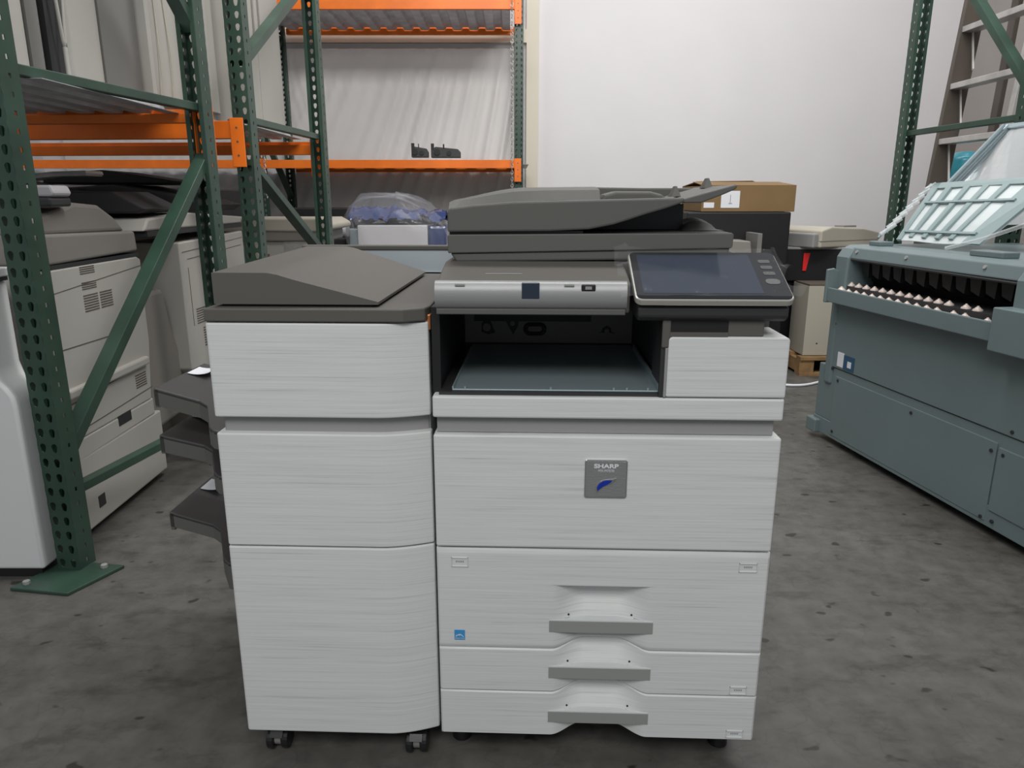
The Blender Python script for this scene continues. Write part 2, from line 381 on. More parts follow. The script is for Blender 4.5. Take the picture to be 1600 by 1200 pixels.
# ------------------------------------------------------------------ main copier
CX = thing('photocopier', 'large white office copier with dark grey document feeder and tilted touch screen', 'photocopier', (-.153, 1.335, 0), -R(2.14))
W = .668
def scoop(u): return sm((u - .234) / .072) * sm((.442 - u) / .072)
def drawer(name, z0, z1, top, hz):
    us = [0, .004, .05, .12, .2] + [.228 + i * .004 for i in range(56)] + [.46, .55, .62, W - .004, W]
    nz = 41; nu = len(us); mb = MB()
    def zz(u, j):
        b_ = .011 * scoop(u); lo = z0 + b_; hi = z1 + (0 if top else b_)
        if not top: return lo + (hi - lo) * j / (nz - 1)
        if j <= 28: return lo + (top - lo) * j / 28
        return top + .0004 + (hi - top - .0004) * (j - 29) / (nz - 30)
    def d(u, j):
        e = .004 if u in (0, W) else 0
        e2 = .003 if j in (0, nz - 1) else 0
        z = zz(u, j); f_ = .8 if z < hz else .42 + .58 * sm((z - hz) / .050)
        k = .036 * f_ * scoop(u) if (not top or j <= 28) else 0
        return k + max(e, e2)
    zs = range(nz)
    vs = [(u, d(u, j), zz(u, j)) for j in zs for u in us]
    fs = [(j * nu + i, j * nu + i + 1, (j + 1) * nu + i + 1, (j + 1) * nu + i) for j in range(nz - 1) for i in range(nu - 1)]
    base = len(vs)
    vs += [(u, .044, zz(u, 0)) for u in us] + [(u, .044, zz(u, nz - 1)) for u in us]
    fs += [(i + 1, i, base + i, base + i + 1) for i in range(nu - 1)]
    tr = (nz - 1) * nu
    fs += [(tr + i, tr + i + 1, base + nu + i + 1, base + nu + i) for i in range(nu - 1)]
    for e in (0, nu - 1):
        vb = len(vs); vs += [(us[e], .044, zz(us[e], j)) for j in zs]
        fs += [(j * nu + e, (j + 1) * nu + e, vb + j + 1, vb + j) for j in range(nz - 1)]
    mb.raw(vs, fs)
    return mb.build(name, 'cover', CX, smooth=35)
trays = []
for (z0, z1, top, hz, lab) in ((.2885, .515, .436, .355, 'deep paper drawer, topmost'), (.1845, .2865, None, .245, None), (.0755, .1825, None, .136, None)):
    d = drawer('paper_drawer', z0, z1, top, hz); trays.append(d)
    MB().prism([(-.0012, hz), (-.0012, hz - .026), (.0255, hz - .0475), (.0255, hz - .001)], 'x', .230, .443).build('handle', 'handle', d)
    lg = MB(); lg.raw([(.2305, -.0008, hz + .0006), (.4425, -.0008, hz + .0006), (.4425, .029, hz + .001), (.2305, .029, hz + .001)], [(0, 1, 2, 3)])
    lg.build('handle_ledge', 'white', d, solid=.0036)
    for uu in (.270, .400): MB().cyl((uu, .018 * scoop(uu) + .002, hz + .010), (uu, .018 * scoop(uu) - .0012, hz + .010), .0022, n=8).build('screw', 'black', d)
def size_mark(u0, u1, z0, z1, parent):
    b = MB(); y = -.0022
    for (a, b_, c, e) in ((u0, u1, z1 - .0012, z1), (u0, u1, z0, z0 + .0012), (u0, u0 + .0012, z0, z1), (u1 - .0012, u1, z0, z1)): b.box(a, b_, y, .001, c, e)
    b.build('size_plate', 'white', parent)
    g = MB(); um = (u0 + u1) / 2
    for k in range(-2, 3): g.box(um + k * .0035 - .001, um + k * .0035 + .001, -.0004, .001, (z0 + z1) / 2 - .001, (z0 + z1) / 2 + .003)
    g.build('size_symbol', 'band', parent)
size_mark(.030, .064, .475, .495, trays[0]); size_mark(.608, .644, .474, .493, trays[0])
size_mark(.610, .645, .190, .208, trays[1]); size_mark(.610, .646, .083, .100, trays[2])
lb = MB().box(.033, .055, -.0008, .001, .306, .329).build('energy_label', 'tag', trays[0])
e_ = MB(); e_.tube([(.036 + .016 * k / 10, -.0012, .313 + .006 * math.sin(math.pi * k / 10)) for k in range(11)], .0006, 6)
e_.build('label_arc', 'label', lb)
text_mesh('energy', .0062, 'label_text', 'label', lb, (.044, -.0011, .3155), (R(90), 0, R(8)), .0002)
text_mesh('ENERGY STAR', .0030, 'label_caption', 'label', lb, (.044, -.0011, .3085), (R(90), 0, 0), .0002)

door = MB().box(0, W, 0, .05, .5185, .756).build('front_door', 'cover', CX, bevel=.004)
band = MB().box(.006, .655, .016, .06, .757, .791).build('recessed_band', 'band', CX, bevel=.001)
MB().prism([(0, 0), (0, .045), (.6665, .045), (.6665, 0)][::-1], 'z', .7905, .8335).build('waist_cover', 'cover', CX, bevel=.004)
# right upper cover with top face
rc = MB().prism([(.443, .8355), (.443, .948), (.450, .952), (.661, .952), (.6665, .947), (.6665, .8355)], 'y', -.001, .115).build('upper_right_cover', 'cover', CX, bevel=.004)
MB().box(.4385, .4435, -.0005, .10, .8355, .93).build('cover_edge', 'band', CX, bevel=.001)
MB().box(.431, .4385, .004, .10, .8355, .99).build('cavity_pillar', 'dark', CX)
# badge
bd = MB().prism([(.2975, .631), (.3745, .631), (.3775, .634), (.3775, .707), (.3745, .710), (.2975, .710), (.2945, .707), (.2945, .634)], 'y', -.004, .001).build('badge', 'chrome', door, bevel=.0012)
MB().box(.2975, .3745, -.0046, -.003, .634, .7065).build('badge_face', 'badge', bd)
text_mesh('SHARP', .0115, 'brand_text', 'label', bd, (.336, -.0048, .6935), (R(90), 0, 0), .0003, (1.38, 1, 1), .0004)
text_mesh('MX-M7570', .0068, 'model_text', 'label', bd, (.336, -.0048, .6855), (R(90), 0, 0), .0002)
lf = [(-.016, -.016), (-.0185, -.008), (-.017, -.001), (-.011, .006), (-.003, .0095), (.006, .0105), (.013, .0105), (.0195, .0135), (.0165, .0085), (.012, .004), (.005, .0005), (-.003, -.002), (-.009, -.006), (-.013, -.012)]
MB().prism([(.336 + a * 1.06, .659 + b * 1.06) for a, b in lf], 'y', -.0062, -.004).build('leaf_rim', 'chrome', bd)
lf2 = [(-.0160, -.0135), (-.0172, -.005), (-.013, .0025), (-.006, .0078), (.003, .0098), (.0125, .0098), (.010, .0052), (.003, .0005), (-.005, -.0032), (-.011, -.0085)]
MB().prism([(.336 + a, .659 + b) for a, b in lf2], 'y', -.0072, -.005).build('leaf_emblem', 'blue', bd, bevel=.0006)
# hull
hull = MB(); hull.box(.008, .655, .055, .66, .07, .79); hull.box(.008, .655, .045, .06, .075, .515)
hull.build('cabinet_hull', 'white', CX, bevel=.002)
base = MB().box(.0, .662, .04, .66, .7905, .8335).build('waist_hull', 'white', CX, bevel=.002)
# exit cavity
MB().box(.012, .44, .010, .52, .8335, .8400).build('cavity_sill', 'dark', CX)
MB().box(.037, .434, .016, .46, .8405, .8440).build('exit_tray_plate', 'plate', CX, bevel=.001)
pf = MB(); pf.box(.430, .434, .016, .40, .844, .858); pf.box(.037, .040, .016, .40, .844, .849)
for uu in (.06, .225, .345, .37, .41): pf.box(uu, uu + .004, .016, .024, .844, .849)
pf.build('plate_flange', 'plate', CX)
bw = MB().box(.014, .47, .50, .53, .84, 1.0).build('cavity_back', 'inner', CX)
hm = MB(); hm.box(.038, .335, .497, .50, .896, .926)
hm.build('exit_slot', 'black', bw)
hg = MB()
def bk(a, b): return (a, b)
hg.prism([(.056, .868), (.074, .862), (.092, .866), (.078, .900), (.070, .906), (.058, .892)], 'y', .4975, .50)
hg.prism([(.118, .898), (.128, .902), (.142, .902), (.152, .896), (.150, .884), (.138, .862), (.132, .872)], 'y', .4975, .50)
hg.prism([(.355, .868), (.395, .868), (.395, .866), (.388, .870), (.386, .880), (.376, .886), (.366, .880), (.362, .870)], 'y', .4975, .50)
hg.build('drive_opening', 'black', bw)
rg = MB(); pts = []
for k in range(25):
    a = 2 * math.pi * k / 24; pts.append((.193 + .012 * (1 if math.cos(a) > 0 else -1) + .012 * math.cos(a), .4985, .876 + .012 * math.sin(a)))
rg.tube(pts, .006, 6); rg.build('drive_ring', 'dark', bw)
MB().cyl((.070, .4965, .880), (.070, .499, .880), .010, n=18).build('drive_wheel', 'inner', bw)
MB().cyl((.136, .4965, .890), (.136, .499, .890), .006, n=18).build('drive_boss', 'inner', bw)
MB().cyl((.376, .4965, .872), (.376, .499, .872), .006, n=18).build('drive_pin', 'inner', bw)
lw = MB(); lw.box(-.002, .014, .03, .53, .8335, 1.0); lw.build('left_gap_shade', 'black', CX)  # black box stands in for the shade of the open left gap
rw = MB(); rw.box(.440, .47, .05, .53, .8335, 1.0); rw.build('cavity_right_wall', 'dark', CX)
MB().box(.47, .662, .115, .66, .8335, 1.045).build('upper_right_hull', 'lid', CX, bevel=.003)
MB().box(.0, .47, .53, .66, .8335, 1.04).build('rear_hull', 'lid', CX)
# scanner unit
sc = MB(); sc.prism([(.012, .993), (.012, 1.000), (.012, 1.046), (.022, 1.052), (.15, 1.076), (.66, 1.076), (.66, .993)], 'x', .012, .371); sc.box(.371, .655, .15, .66, .993, 1.076)
sc.build('scanner_unit', 'lid', CX, bevel=.004)
sv = MB(); sv.prism([(.010, 1.000), (.002, 1.006), (-.001, 1.018), (-.001, 1.034), (.003, 1.047), (.014, 1.0525), (.02, 1.05), (.02, 1.0)], 'x', .010, .364)
sv = sv.build('silver_fascia', 'silver', CX, smooth=50)
MB().prism([(.012, .989), (.004, .991), (.004, 1.0005), (.010, 1.003), (.05, 1.003), (.05, .989)], 'x', .012, .362).build('fascia_underside', 'adf', CX, bevel=.001)
MB().box(.171, .2035, -.0022, .002, 1.021, 1.0505).build('sensor_window', 'screen', sv, bevel=.001)
MB().box(.280, .306, -.0022, .002, 1.035, 1.0475).build('usb_port', 'black', sv, bevel=.002)
MB().box(.287, .299, -.0034, -.002, 1.0385, 1.044).build('usb_tongue', 'band', sv)
for uu in (.048, .249): MB().box(uu, uu + .018, -.0008, .003, 1.044, 1.0475).build('latch_slot', 'handle', sv)
sl = MB(); sl.raw([(.10, .060, 1.0598), (.17, .060, 1.0598), (.17, .063, 1.0604), (.10, .063, 1.0604)], [(0, 1, 2, 3)]); sl.build('deck_line', 'band', CX, solid=.0008)
# document feeder, lid
MB().prism([(.018, 1.092), (.017, 1.126), (.020, 1.129), (.584, 1.133), (.588, 1.130), (.587, 1.106), (.584, 1.103)], 'y', .15, .64).build('platen_lid', 'adf', CX, bevel=.004)
MB().prism([(.022, 1.092), (.034, 1.074), (.577, 1.082), (.584, 1.104)], 'y', .155, .635).build('platen_lid_base', 'adf', CX, bevel=.004)
MB().box(.02, .29, .165, .60, 1.125, 1.136).build('feeder_gap', 'dark', CX)
# feeder body
fr = [(.018, 1.134), (.018, 1.174), (.024, 1.181), (.071, 1.187), (.148, 1.193), (.310, 1.197), (.434, 1.200), (.487, 1.201), (.487, 1.192), (.451, 1.180), (.413, 1.169), (.376, 1.157), (.35, 1.149), (.301, 1.1395), (.224, 1.136)]
MB().prism(fr, 'y', .15, .62).build('feeder_body', 'adf', CX, bevel=.004)
def fcov(u, v):
    uu = .020 + u * .302
    zt = 1.196 + .0255 * sm((uu - .0) / .17) ** .8 + .003 * u
    zb = 1.178 + .018 * sm(uu / .25)
    y = .158 + v * .44
    f_ = (v / .0417) * .70 if v < .0418 else .70 + .30 * math.sin(min(1, (v - .0417) / .4) * math.pi / 2) - .5 * sm((v - .8) / .2)
    return (uu, y, zb + (zt - zb) * f_)
fc = MB().grid(fcov, 24, 24)
n0 = len(fc.v); bot = [(x, y, 1.15) for x, y, z in fc.v]
fc.v += bot
N = 25
def q(i, j): return j * N + i
for i in range(24):
    fc.f += [(q(i, 0), q(i + 1, 0), q(i + 1, 0) + n0, q(i, 0) + n0), (q(i, 24), q(i + 1, 24), q(i + 1, 24) + n0, q(i, 24) + n0),
             (q(0, i), q(0, i + 1), q(0, i + 1) + n0, q(0, i) + n0), (q(24, i), q(24, i + 1), q(24, i + 1) + n0, q(24, i) + n0)]; fc.m += [0] * 4
fc.build('feeder_cover', 'adf', CX, smooth=35)
MB().prism([(.322, 1.19), (.335, 1.207), (.36, 1.214), (.43, 1.2135), (.452, 1.208), (.470, 1.195)], 'y', .22, .34).build('pickup_hump', 'adf', CX, bevel=.006, seg=3)
MB().prism([(.33, 1.19), (.33, 1.226), (.45, 1.224), (.60, 1.224), (.60, 1.214), (.50, 1.200)], 'y', .50, .545).build('rear_tray_wall', 'adf', CX, bevel=.004)
MB().prism([(.485, 1.1985), (.500, 1.203), (.585, 1.226), (.589, 1.223), (.585, 1.217), (.565, 1.208), (.52, 1.191), (.485, 1.191)], 'y', .152, .54).build('document_tray', 'adf', CX, bevel=.003)
for (uu, ww, zz) in ((.492, .27, 1.203), (.572, .33, 1.221)):
    g = MB(); g.hexa([(uu - .010, ww, zz), (uu + .010, ww, zz), (uu + .010, ww + .05, zz), (uu - .010, ww + .05, zz)],
                     [(uu - .001, ww + .01, zz + .022), (uu + .002, ww + .01, zz + .022), (uu + .002, ww + .04, zz + .022), (uu - .001, ww + .04, zz + .022)])
    g.build('paper_guide', 'adf', CX, bevel=.001)
MB().prism([(.30, 1.134), (.514, 1.134), (.514, 1.188), (.45, 1.178), (.35, 1.146)], 'y', .30, .60).build('feeder_throat', 'dark', CX)
MB().grid(lambda u, v: (.505 + u * .085, .24 + v * .16, 1.134 + .022 * math.sin(math.pi * min(1, u * 1.15)) ** .6 * (1 + .12 * math.sin(9 * v + 5 * u)) * sm(v * 5)), 14, 14).build('exit_cover', 'adf', CX, smooth=60)
# touch panel
A = R(25)
tp = bpy.data.objects.new('touch_panel', None)
pf0 = Vector((.376, -.022, 1.012))
def tpt(x, y, z):  # panel-local: x right, y up the slope, z normal
    return (pf0.x + x, pf0.y + y * math.cos(A) - z * math.sin(A), pf0.z + y * math.sin(A) + z * math.cos(A))
def rrect(x0, x1, y0, y1, r, n=5):
    out = []
    for cx, cy, a0 in ((x1 - r, y0 + r, -90), (x1 - r, y1 - r, 0), (x0 + r, y1 - r, 90), (x0 + r, y0 + r, 180)):
        for k in range(n + 1):
            a = R(a0 + 90 * k / n); out.append((cx + r * math.cos(a), cy + r * math.sin(a)))
    return out
def slab(poly, z0, z1, mi=0, mb=None):
    mb = mb or MB(); n = len(poly)
    mb.raw([tpt(x, y, z0) for x, y in poly] + [tpt(x, y, z1) for x, y in poly], [tuple(range(n - 1, -1, -1)), tuple(range(n, 2 * n))] + [(i, (i + 1) % n, (i + 1) % n + n, i + n) for i in range(n)], mi)
    return mb
PW, PH = .284, .172
tpf = slab(rrect(0, PW, 0, PH, .014), 0, .013).build('touch_panel', 'frame', CX, bevel=.0025)
slab(rrect(.003, PW - .003, .003, PH - .003, .012), .0115, .0145).build('panel_glass', 'gloss', tpf)
slab(rrect(.016, PW - .052, .020, PH - .014, .002), .0140, .0150).build('display', 'screen', tpf)
kb = MB()
for k in range(3): slab(rrect(PW - .038, PW - .016, .128 - k * .022, .140 - k * .022, .004), .014, .0153, mb=kb)
kb.build('panel_button', 'black', tpf)
slab(rrect(PW - .040, PW - .014, .052, .070, .008), .014, .0153).build('home_button', 'dark', tpf)
MB().prism([(-.012, .990), (-.012, 1.008), (.10, 1.064), (.14, 1.055), (.14, .985), (.0, .982)], 'x', .383, .655).build('panel_housing', 'dark', CX, bevel=.004)
MB().box(.447, .552, .004, .10, .952, .986).build('panel_hinge', 'black', CX)
MB().box(.552, .618, .004, .10, .9525, .984).build('hinge_cover', 'lid', CX, bevel=.002)
MB().box(.431, .447, .000, .06, .930, .984).build('hinge_stop', 'lid', CX, bevel=.003)
MB().box(.446, .552, .0005, .01, .9515, .960).build('hinge_sill', 'lid', CX)
MB().raw([(.575, .155, 1.078), (.70, .30, 1.045), (.66, .17, 1.046), (.582, .155, 1.098), (.60, .17, 1.098)], [(0, 1, 2), (0, 2, 3)]).v
MB().prism([(.586, 1.074), (.586, 1.100), (.668, 1.062), (.668, 1.044)], 'y', .20, .60).build('scanner_side_slope', 'handle', CX, bevel=.002)
# feet / levelling pads
for (uu, ww) in ((.035, .085), (.618, .085), (.05, .6), (.6, .6)):
    ft = MB(); ft.cyl((uu, ww, 0), (uu, ww, .022), .022, .020, 20); ft.cyl((uu, ww, .022), (uu, ww, .072), .012, n=12)
    ft.build('levelling_foot', 'rubber', CX, bevel=.002)

# clear film over the touch panel (loose bag)
fm = MB()
def filmf(u, v):
    x = -.026 + u * (PW + .038); y = .010 + v * (PH - .002)
    edge = max(0, -x) + max(0, x - PW)
    z = .0160 + .0012 * (math.sin(u * 23 + v * 7) * math.sin(v * 17 + u * 5)) * 1 + .0006 * random.random()
    z += .006 * math.exp(-((u - .1) / .05) ** 2) * v + (.012 * math.sin(v * 14) - .25 * edge if edge > 0 else 0)
    if x > PW: x += .012 * math.sin(v * 11) * 1; y -= .01 * v
    return tpt(x, y, max(z, .0158) if edge == 0 else z)
tag(fm.grid(filmf, 44, 26).build('protective_film', 'film', smooth=180), 'crinkled clear plastic film lying over the touch screen', 'plastic film')
fo = bpy.data.objects['protective_film']; fo.location = CX.location; fo.rotation_euler = CX.rotation_euler

# ------------------------------------------------------------------ finisher
FN = thing('copier_finisher', 'tall white finisher cabinet with dark grey wedge lid, left of the copier', 'finisher', (-.153, 1.335, 0), -R(2.14))
def plan(u0=-.428, u1=-.008, ch=.028, back=.05, inset=0):
    pts = [(u0 + .004, 0 + inset), (-.11, inset)]
    for k in range(1, 9):
        t = k / 8; pts.append((-.11 + t * (u1 + .11), inset + ch * (t ** 1.6)))
    pts += [(u1, back), (u0, back), (u0, .004 + inset)]
    return pts
for (nm, z0, z1, b) in (('upper_cover', .787, .972, .05), ('middle_cover', .5135, .7535, .05), ('lower_cover', .068, .5105, .05)):
    MB().prism(plan(back=b), 'z', z0, z1).build(nm, 'cover', FN, bevel=.0035, smooth=0)
MB().prism(plan(-.418, -.014, .028, .06, .018), 'z', .752, .789).build('recessed_band', 'band', FN, bevel=.001)
fh = MB(); fh.box(-.424, -.012, .05, .66, .075, .972)
fh.build('cabinet_hull', 'white', FN, bevel=.003)
MB().prism([(-.428, 0.0), (-.05, 0.0), (-.012, .022), (-.006, .05), (-.012, .70), (-.428, .70)], 'z', .9745, 1.0).build('top_deck', 'lid', FN, bevel=.003)
MB().box(-.018, -.004, .035, .09, .955, .985).build('joint_bracket', 'copper', FN, bevel=.002)
# wedge lid: front profile, sheared plan
def wz(u): return 1.064 - .056 * sm((u + .31) / .245) if u > -.33 else 1.064
wv = []; wf = []
us = [-.415, -.40, -.36, -.33, -.31, -.29, -.26, -.23, -.20, -.17, -.14, -.118, -.100]
def wzz(u):
    if u < -.31: return 1.064
    if u < -.27: return 1.064 - .010 * ((u + .31) / .04) ** 1.5
    return 1.054 - .044 * (u + .27) / .17
nw = 12
for j in range(nw + 1):
    v = j / nw
    for u in us:
        wv.append((u + (0 if u < -.33 else 0), .022 + v * .60, wzz(u) - (.0 if j else .0)))
# rear half of the wedge folds down towards the back right
wedge = MB()
top = []
for j in range(nw + 1):
    v = j / nw; row = []
    for i, u in enumerate(us):
        h = wzz(u) - 1.008
        row.append((u, .022 + v * .585, 1.008 + h + (.012 * v if u < -.27 else .012 * v * (-.1 - u) / .17)))
    top.append(row)
nu = len(us); vs = [p for r in top for p in r]; nb = len(vs); vs += [(p[0], p[1], 1.005) for p in vs]
fs = [(j * nu + i, j * nu + i + 1, (j + 1) * nu + i + 1, (j + 1) * nu + i) for j in range(nw) for i in range(nu - 1)]
fs += [(f[3] + nb, f[2] + nb, f[1] + nb, f[0] + nb) for f in fs]
for i in range(nu - 1):
    fs += [(i, i + nb, i + 1 + nb, i + 1), (nw * nu + i, nw * nu + i + 1, nw * nu + i + 1 + nb, nw * nu + i + nb)]
for j in range(nw):
    fs += [(j * nu, (j + 1) * nu, (j + 1) * nu + nb, j * nu + nb), (j * nu + nu - 1, j * nu + nu - 1 + nb, (j + 1) * nu + nu - 1 + nb, (j + 1) * nu + nu - 1)]
wedge.raw(vs, fs); wedge.build('wedge_lid', 'lid', FN, smooth=20)
MB().box(-.405, -.115, .035, .59, .999, 1.006).build('lid_gasket', 'black', FN)
# back wall with rim
MB().box(-.30, -.012, .705, .715, 1.0, 1.062).build('rear_panel', 'rear', FN)
rp = MB().box(-.46, -.012, .70, .73, 1.060, 1.073).build('rear_rim', 'lid', FN, bevel=.003)
MB().box(-.424, -.012, .66, .73, .075, 1.0).build('rear_hull', 'white', FN)
MB().box(-.46, -.30, .705, .728, 1.0, 1.062).build('rear_lid_wall', 'lid', FN)
# output trays on the left
def out_tray(z_in, z_out, small=False, skirt=.05, deep=0.0):
    un, uo = -.425, -.735
    zf = lambda u: z_in + (z_out - z_in) * (un - u) / (un - uo)
    P = [(un, .20), (-.53, .20), (-.545, .215), (-.60, .33), (-.625, .345), (uo, .345), (uo, .62), (un, .62)]
    mb = MB(); n = len(P); th = .012
    vs = [(u, w, zf(u)) for u, w in P] + [(u, w, zf(u) - th) for u, w in P]
    mb.raw(vs, [tuple(range(n)), tuple(range(2 * n - 1, n - 1, -1))] + [(i, i + n, (i + 1) % n + n, (i + 1) % n) for i in range(n)])
    t = mb.build('output_tray', 'tray', FN, bevel=.003)
    lip = MB()
    for i in range(5):                                            # skirt follows the front edge
        a, b = P[i], P[i + 1]
        da = skirt + (deep if i < 2 else 0); db = skirt + (deep if i < 1 else 0)
        lip.hexa([(a[0], a[1], zf(a[0]) - da), (b[0], b[1], zf(b[0]) - db), (b[0], b[1] + .012, zf(b[0]) - db), (a[0], a[1] + .012, zf(a[0]) - da)],
                 [(a[0], a[1], zf(a[0]) - th * .5), (b[0], b[1], zf(b[0]) - th * .5), (b[0], b[1] + .012, zf(b[0]) - th * .5), (a[0], a[1] + .012, zf(a[0]) - th * .5)])
    lip.hexa([(uo, .345, z_out - .05), (uo + .01, .345, z_out - .05), (uo + .01, .62, z_out - .05), (uo, .62, z_out - .05)], [(uo, .345, z_out - .003), (uo + .01, .345, z_out - .003), (uo + .01, .62, z_out - .003), (uo, .62, z_out - .003)])
    lip.build('tray_skirt', 'adf', t)
    tb = MB(); u0 = uo + .03
    tb.grid(lambda a, b: (uo + .01 + a * .055, .50 + b * .07, zf(uo + .01 + a * .055) + .003 + .016 * a * a), 6, 3)
    tb.build('paper_flag', 'label', t, solid=.0008, smooth=60)
    return t
out_tray(.665, .752, skirt=.045)
out_tray(.56, .632, skirt=.045)
out_tray(.335, .425, skirt=.040, deep=.03)
# side trunk under trays (dark side wall of finisher)
MB().box(-.436, -.424, .06, .66, .10, .72).build('side_panel', 'lid', FN, bevel=.002)
# casters
def caster(u, w):
    c = MB(); c.cyl((u - .013, w, .026), (u + .002, w, .026), .026, n=24)
    o = c.build('caster', 'rubber', FN, bevel=.003)
    c2 = MB().cyl((u + .018, w + .004, .026), (u + .034, w + .004, .026), .026, n=24); c2.build('caster_wheel', 'rubber', o, bevel=.003)
    a = MB(); a.cyl((u + .003, w + .002, .027), (u + .017, w + .002, .027), .019, n=20); a.build('caster_hub', 'beiged', o)
    y = MB(); y.prism([(w - .024, .040), (w - .014, .052), (w + .012, .056), (w + .03, .045), (w + .03, .030), (w, .045)], 'x', u - .004, u + .024); y.cyl((u + .010, w + .01, .05), (u + .010, w + .01, .076), .012, n=12)
    y.build('caster_fork', 'rubber', o)
for (u, w) in ((-.382, .035), (-.070, .035), (-.382, .6), (-.07, .6)): caster(u, w)

# ------------------------------------------------------------------ white machine cut by the left edge
LW = thing('white_cabinet', 'plain white machine with rounded shoulder, cut by the left edge', 'machine', (-1.52, 2.2, 0), 0)
prof = [(-.005, .03), (-.005, .58), (-.010, .612), (-.025, .637), (-.045, .660), (-.055, .70), (-.055, .955), (-.70, .955), (-.70, .03)]
lwb = MB().prism(prof, 'y', .0, .13).build('side_body', 'white', LW, bevel=.01, seg=3, smooth=30)
LW.location = (-1.515, 2.13, 0)
sl = MB(); sl.box(-.62, -.172, -.001, .001, .1375, .140); sl.box(-.1715, -.1695, -.001, .001, .05, .32); sl.build('panel_seam', 'dark', lwb)
MB().box(-.70, -.02, .01, .12, 0, .03).build('plinth', 'black', LW)
MB().box(-.68, -.045, .005, .12, .955, .968).build('top_gap', 'black', LW)
MB().box(-.70, -.035, .0, .13, .968, .995).build('top_lid', 'white', LW, bevel=.004)

# ------------------------------------------------------------------ beige copiers behind the left frame
def vents(mb, x0, x1, z0, z1, n, y=-.0015):
    for k in range(n):
        z = z0 + (z1 - z0) * (k + .5) / n; mb.box(x0, x1, y, .001, z - (z1 - z0) / n * .22, z + (z1 - z0) / n * .22)
B1 = thing('used_copier', 'beige used copier whose vented side panel shows behind the nearest green post', 'photocopier', (-1.53, 2.43, 0), R(91.2))
b = MB(); b.box(-.04, .62, 0, .6, .03, .30); b.box(-.04, .57, 0, .6, .30, .37); b.prism([(-.04, .37), (.555, .37), (.60, .62), (.60, .70), (.61, .955), (.58, .968), (-.04, .968)], 'y', 0, .6)
bo = b.build('side_body', 'beige', B1, bevel=.006)
v = MB(); vents(v, .155, .25, .935, .965, 4); vents(v, .155, .25, .88, .91, 4); vents(v, .155, .25, .80, .865, 7); vents(v, .265, .35, .80, .865, 7); v.build('side_vent', 'brown', bo)
s = MB(); s.bar((-.04, -.0005, .698), (.33, -.0005, .690), .002, .003); s.bar((-.04, -.0005, .888), (.6, -.0005, .93), .002, .002); s.bar((-.04, -.0005, .503), (.55, -.0005, .53), .003, .004); s.bar((.02, -.0005, .40), (.57, -.0005, .42), .002, .003); s.build('panel_seam', 'brown', bo)
MB().box(-.04, .54, -.02, .01, .525, .56).build('side_ridge', 'beige', bo, bevel=.008)
MB().box(.06, .105, -.0015, .001, .085, .13).build('side_recess', 'dark', bo); MB().box(.27, .37, -.0015, .001, .335, .375).build('side_recess', 'dark', bo)
v2 = MB(); vents(v2, .44, .53, .44, .50, 6); v2.build('lower_vent', 'brown', bo)
MB().box(-.04, .60, .002, .58, .968, .982).build('top_gap', 'dark', B1)
MB().prism([(-.04, .982), (.60, .99), (.59, 1.07), (-.04, 1.085)], 'y', .0, .6).build('top_housing', 'beiged', B1, bevel=.01, seg=3)
MB().prism([(-.04, 1.08), (.585, 1.07), (.50, 1.13), (.40, 1.175), (.24, 1.185), (-.04, 1.13)], 'y', .03, .58).build('feeder', 'beiged', B1, bevel=.015, seg=3)
B2 = thing('used_copier', 'beige used copier with a swept side flare, behind the long diagonal brace', 'photocopier', (-1.54, 3.42, 0), R(90))
b = MB(); b.box(-.30, .85, .25, .6, .03, 1.04); b.prism([(-.02, .40), (-.02, 1.0), (.80, 1.02), (.80, .02), (.22, .02), (.16, .18), (.08, .33)], 'y', 0, .55)
bo2 = b.build('side_body', 'beige', B2, bevel=.006)
MB().prism([(-.33, .36), (-.33, .80), (-.10, .80), (-.05, .60), (.0, .50), (.10, .34), (.13, .25), (.13, .2), (-.33, .18)], 'y', .06, .5).build('lower_flare', 'beiged', B2, bevel=.02, seg=3)
v = MB(); vents(v, .09, .19, .60, .68, 7); vents(v, .15, .23, .48, .58, 8); v.box(.42, .50, -.0015, .001, .905, .93); v.build('side_vent', 'brown', bo2)
s = MB()
for (x0, z0, x1, z1) in ((.0, .955, .78, .985), (.05, .92, .75, .945), (.28, .67, .75, .69), (.32, .54, .75, .57), (.05, .88, .05, .60), (.25, .92, .25, .3), (.25, .47, .75, .49), (.3, .35, .75, .38)): s.bar((x0, -.0005, z0), (x1, -.0005, z1), .002, .003, up=(0, 1, 0))
s.build('panel_seam', 'brown', bo2)
MB().box(-.30, .80, .0, .58, 1.042, 1.065).build('top_gap', 'dark', B2)
MB().prism([(-.33, 1.065), (.80, 1.065), (.80, 1.10), (.10, 1.135), (-.28, 1.115)], 'y', .0, .6).build('top_lid', 'beige', B2, bevel=.008)
# third copier farther in, showing between the posts
B3 = thing('used_copier', 'cream and grey used copier between the second and third green posts', 'photocopier', (-1.80, 4.75, 0), R(0))
b = MB(); b.box(-.45, .52, 0, .55, .04, .93); bo3 = b.build('front_body', 'beige', B3, bevel=.008)
MB().box(.10, .16, -.012, .02, .30, .93).build('front_pillar', 'cream', bo3, bevel=.003)
MB().box(.17, .23, -.006, .02, .30, .85).build('front_door', 'carton', bo3)
MB().box(-.10, .09, -.006, .02, .62, .88).build('control_window', 'plate', bo3, bevel=.003)
MB().box(.33, .50, -.006, .02, .66, .93).build('output_stack', 'alu', bo3, bevel=.003)
MB().box(-.45, .60, -.02, .5, .93, 1.0).build('top_gap', 'beiged', B3, bevel=.01)
MB().prism([(-.45, 1.0), (.58, .99), (.66, 1.01), (.66, 1.04), (.60, 1.075), (-.45, 1.075)], 'y', -.03, .5).build('top_lid', 'cream', B3, bevel=.012, seg=3)

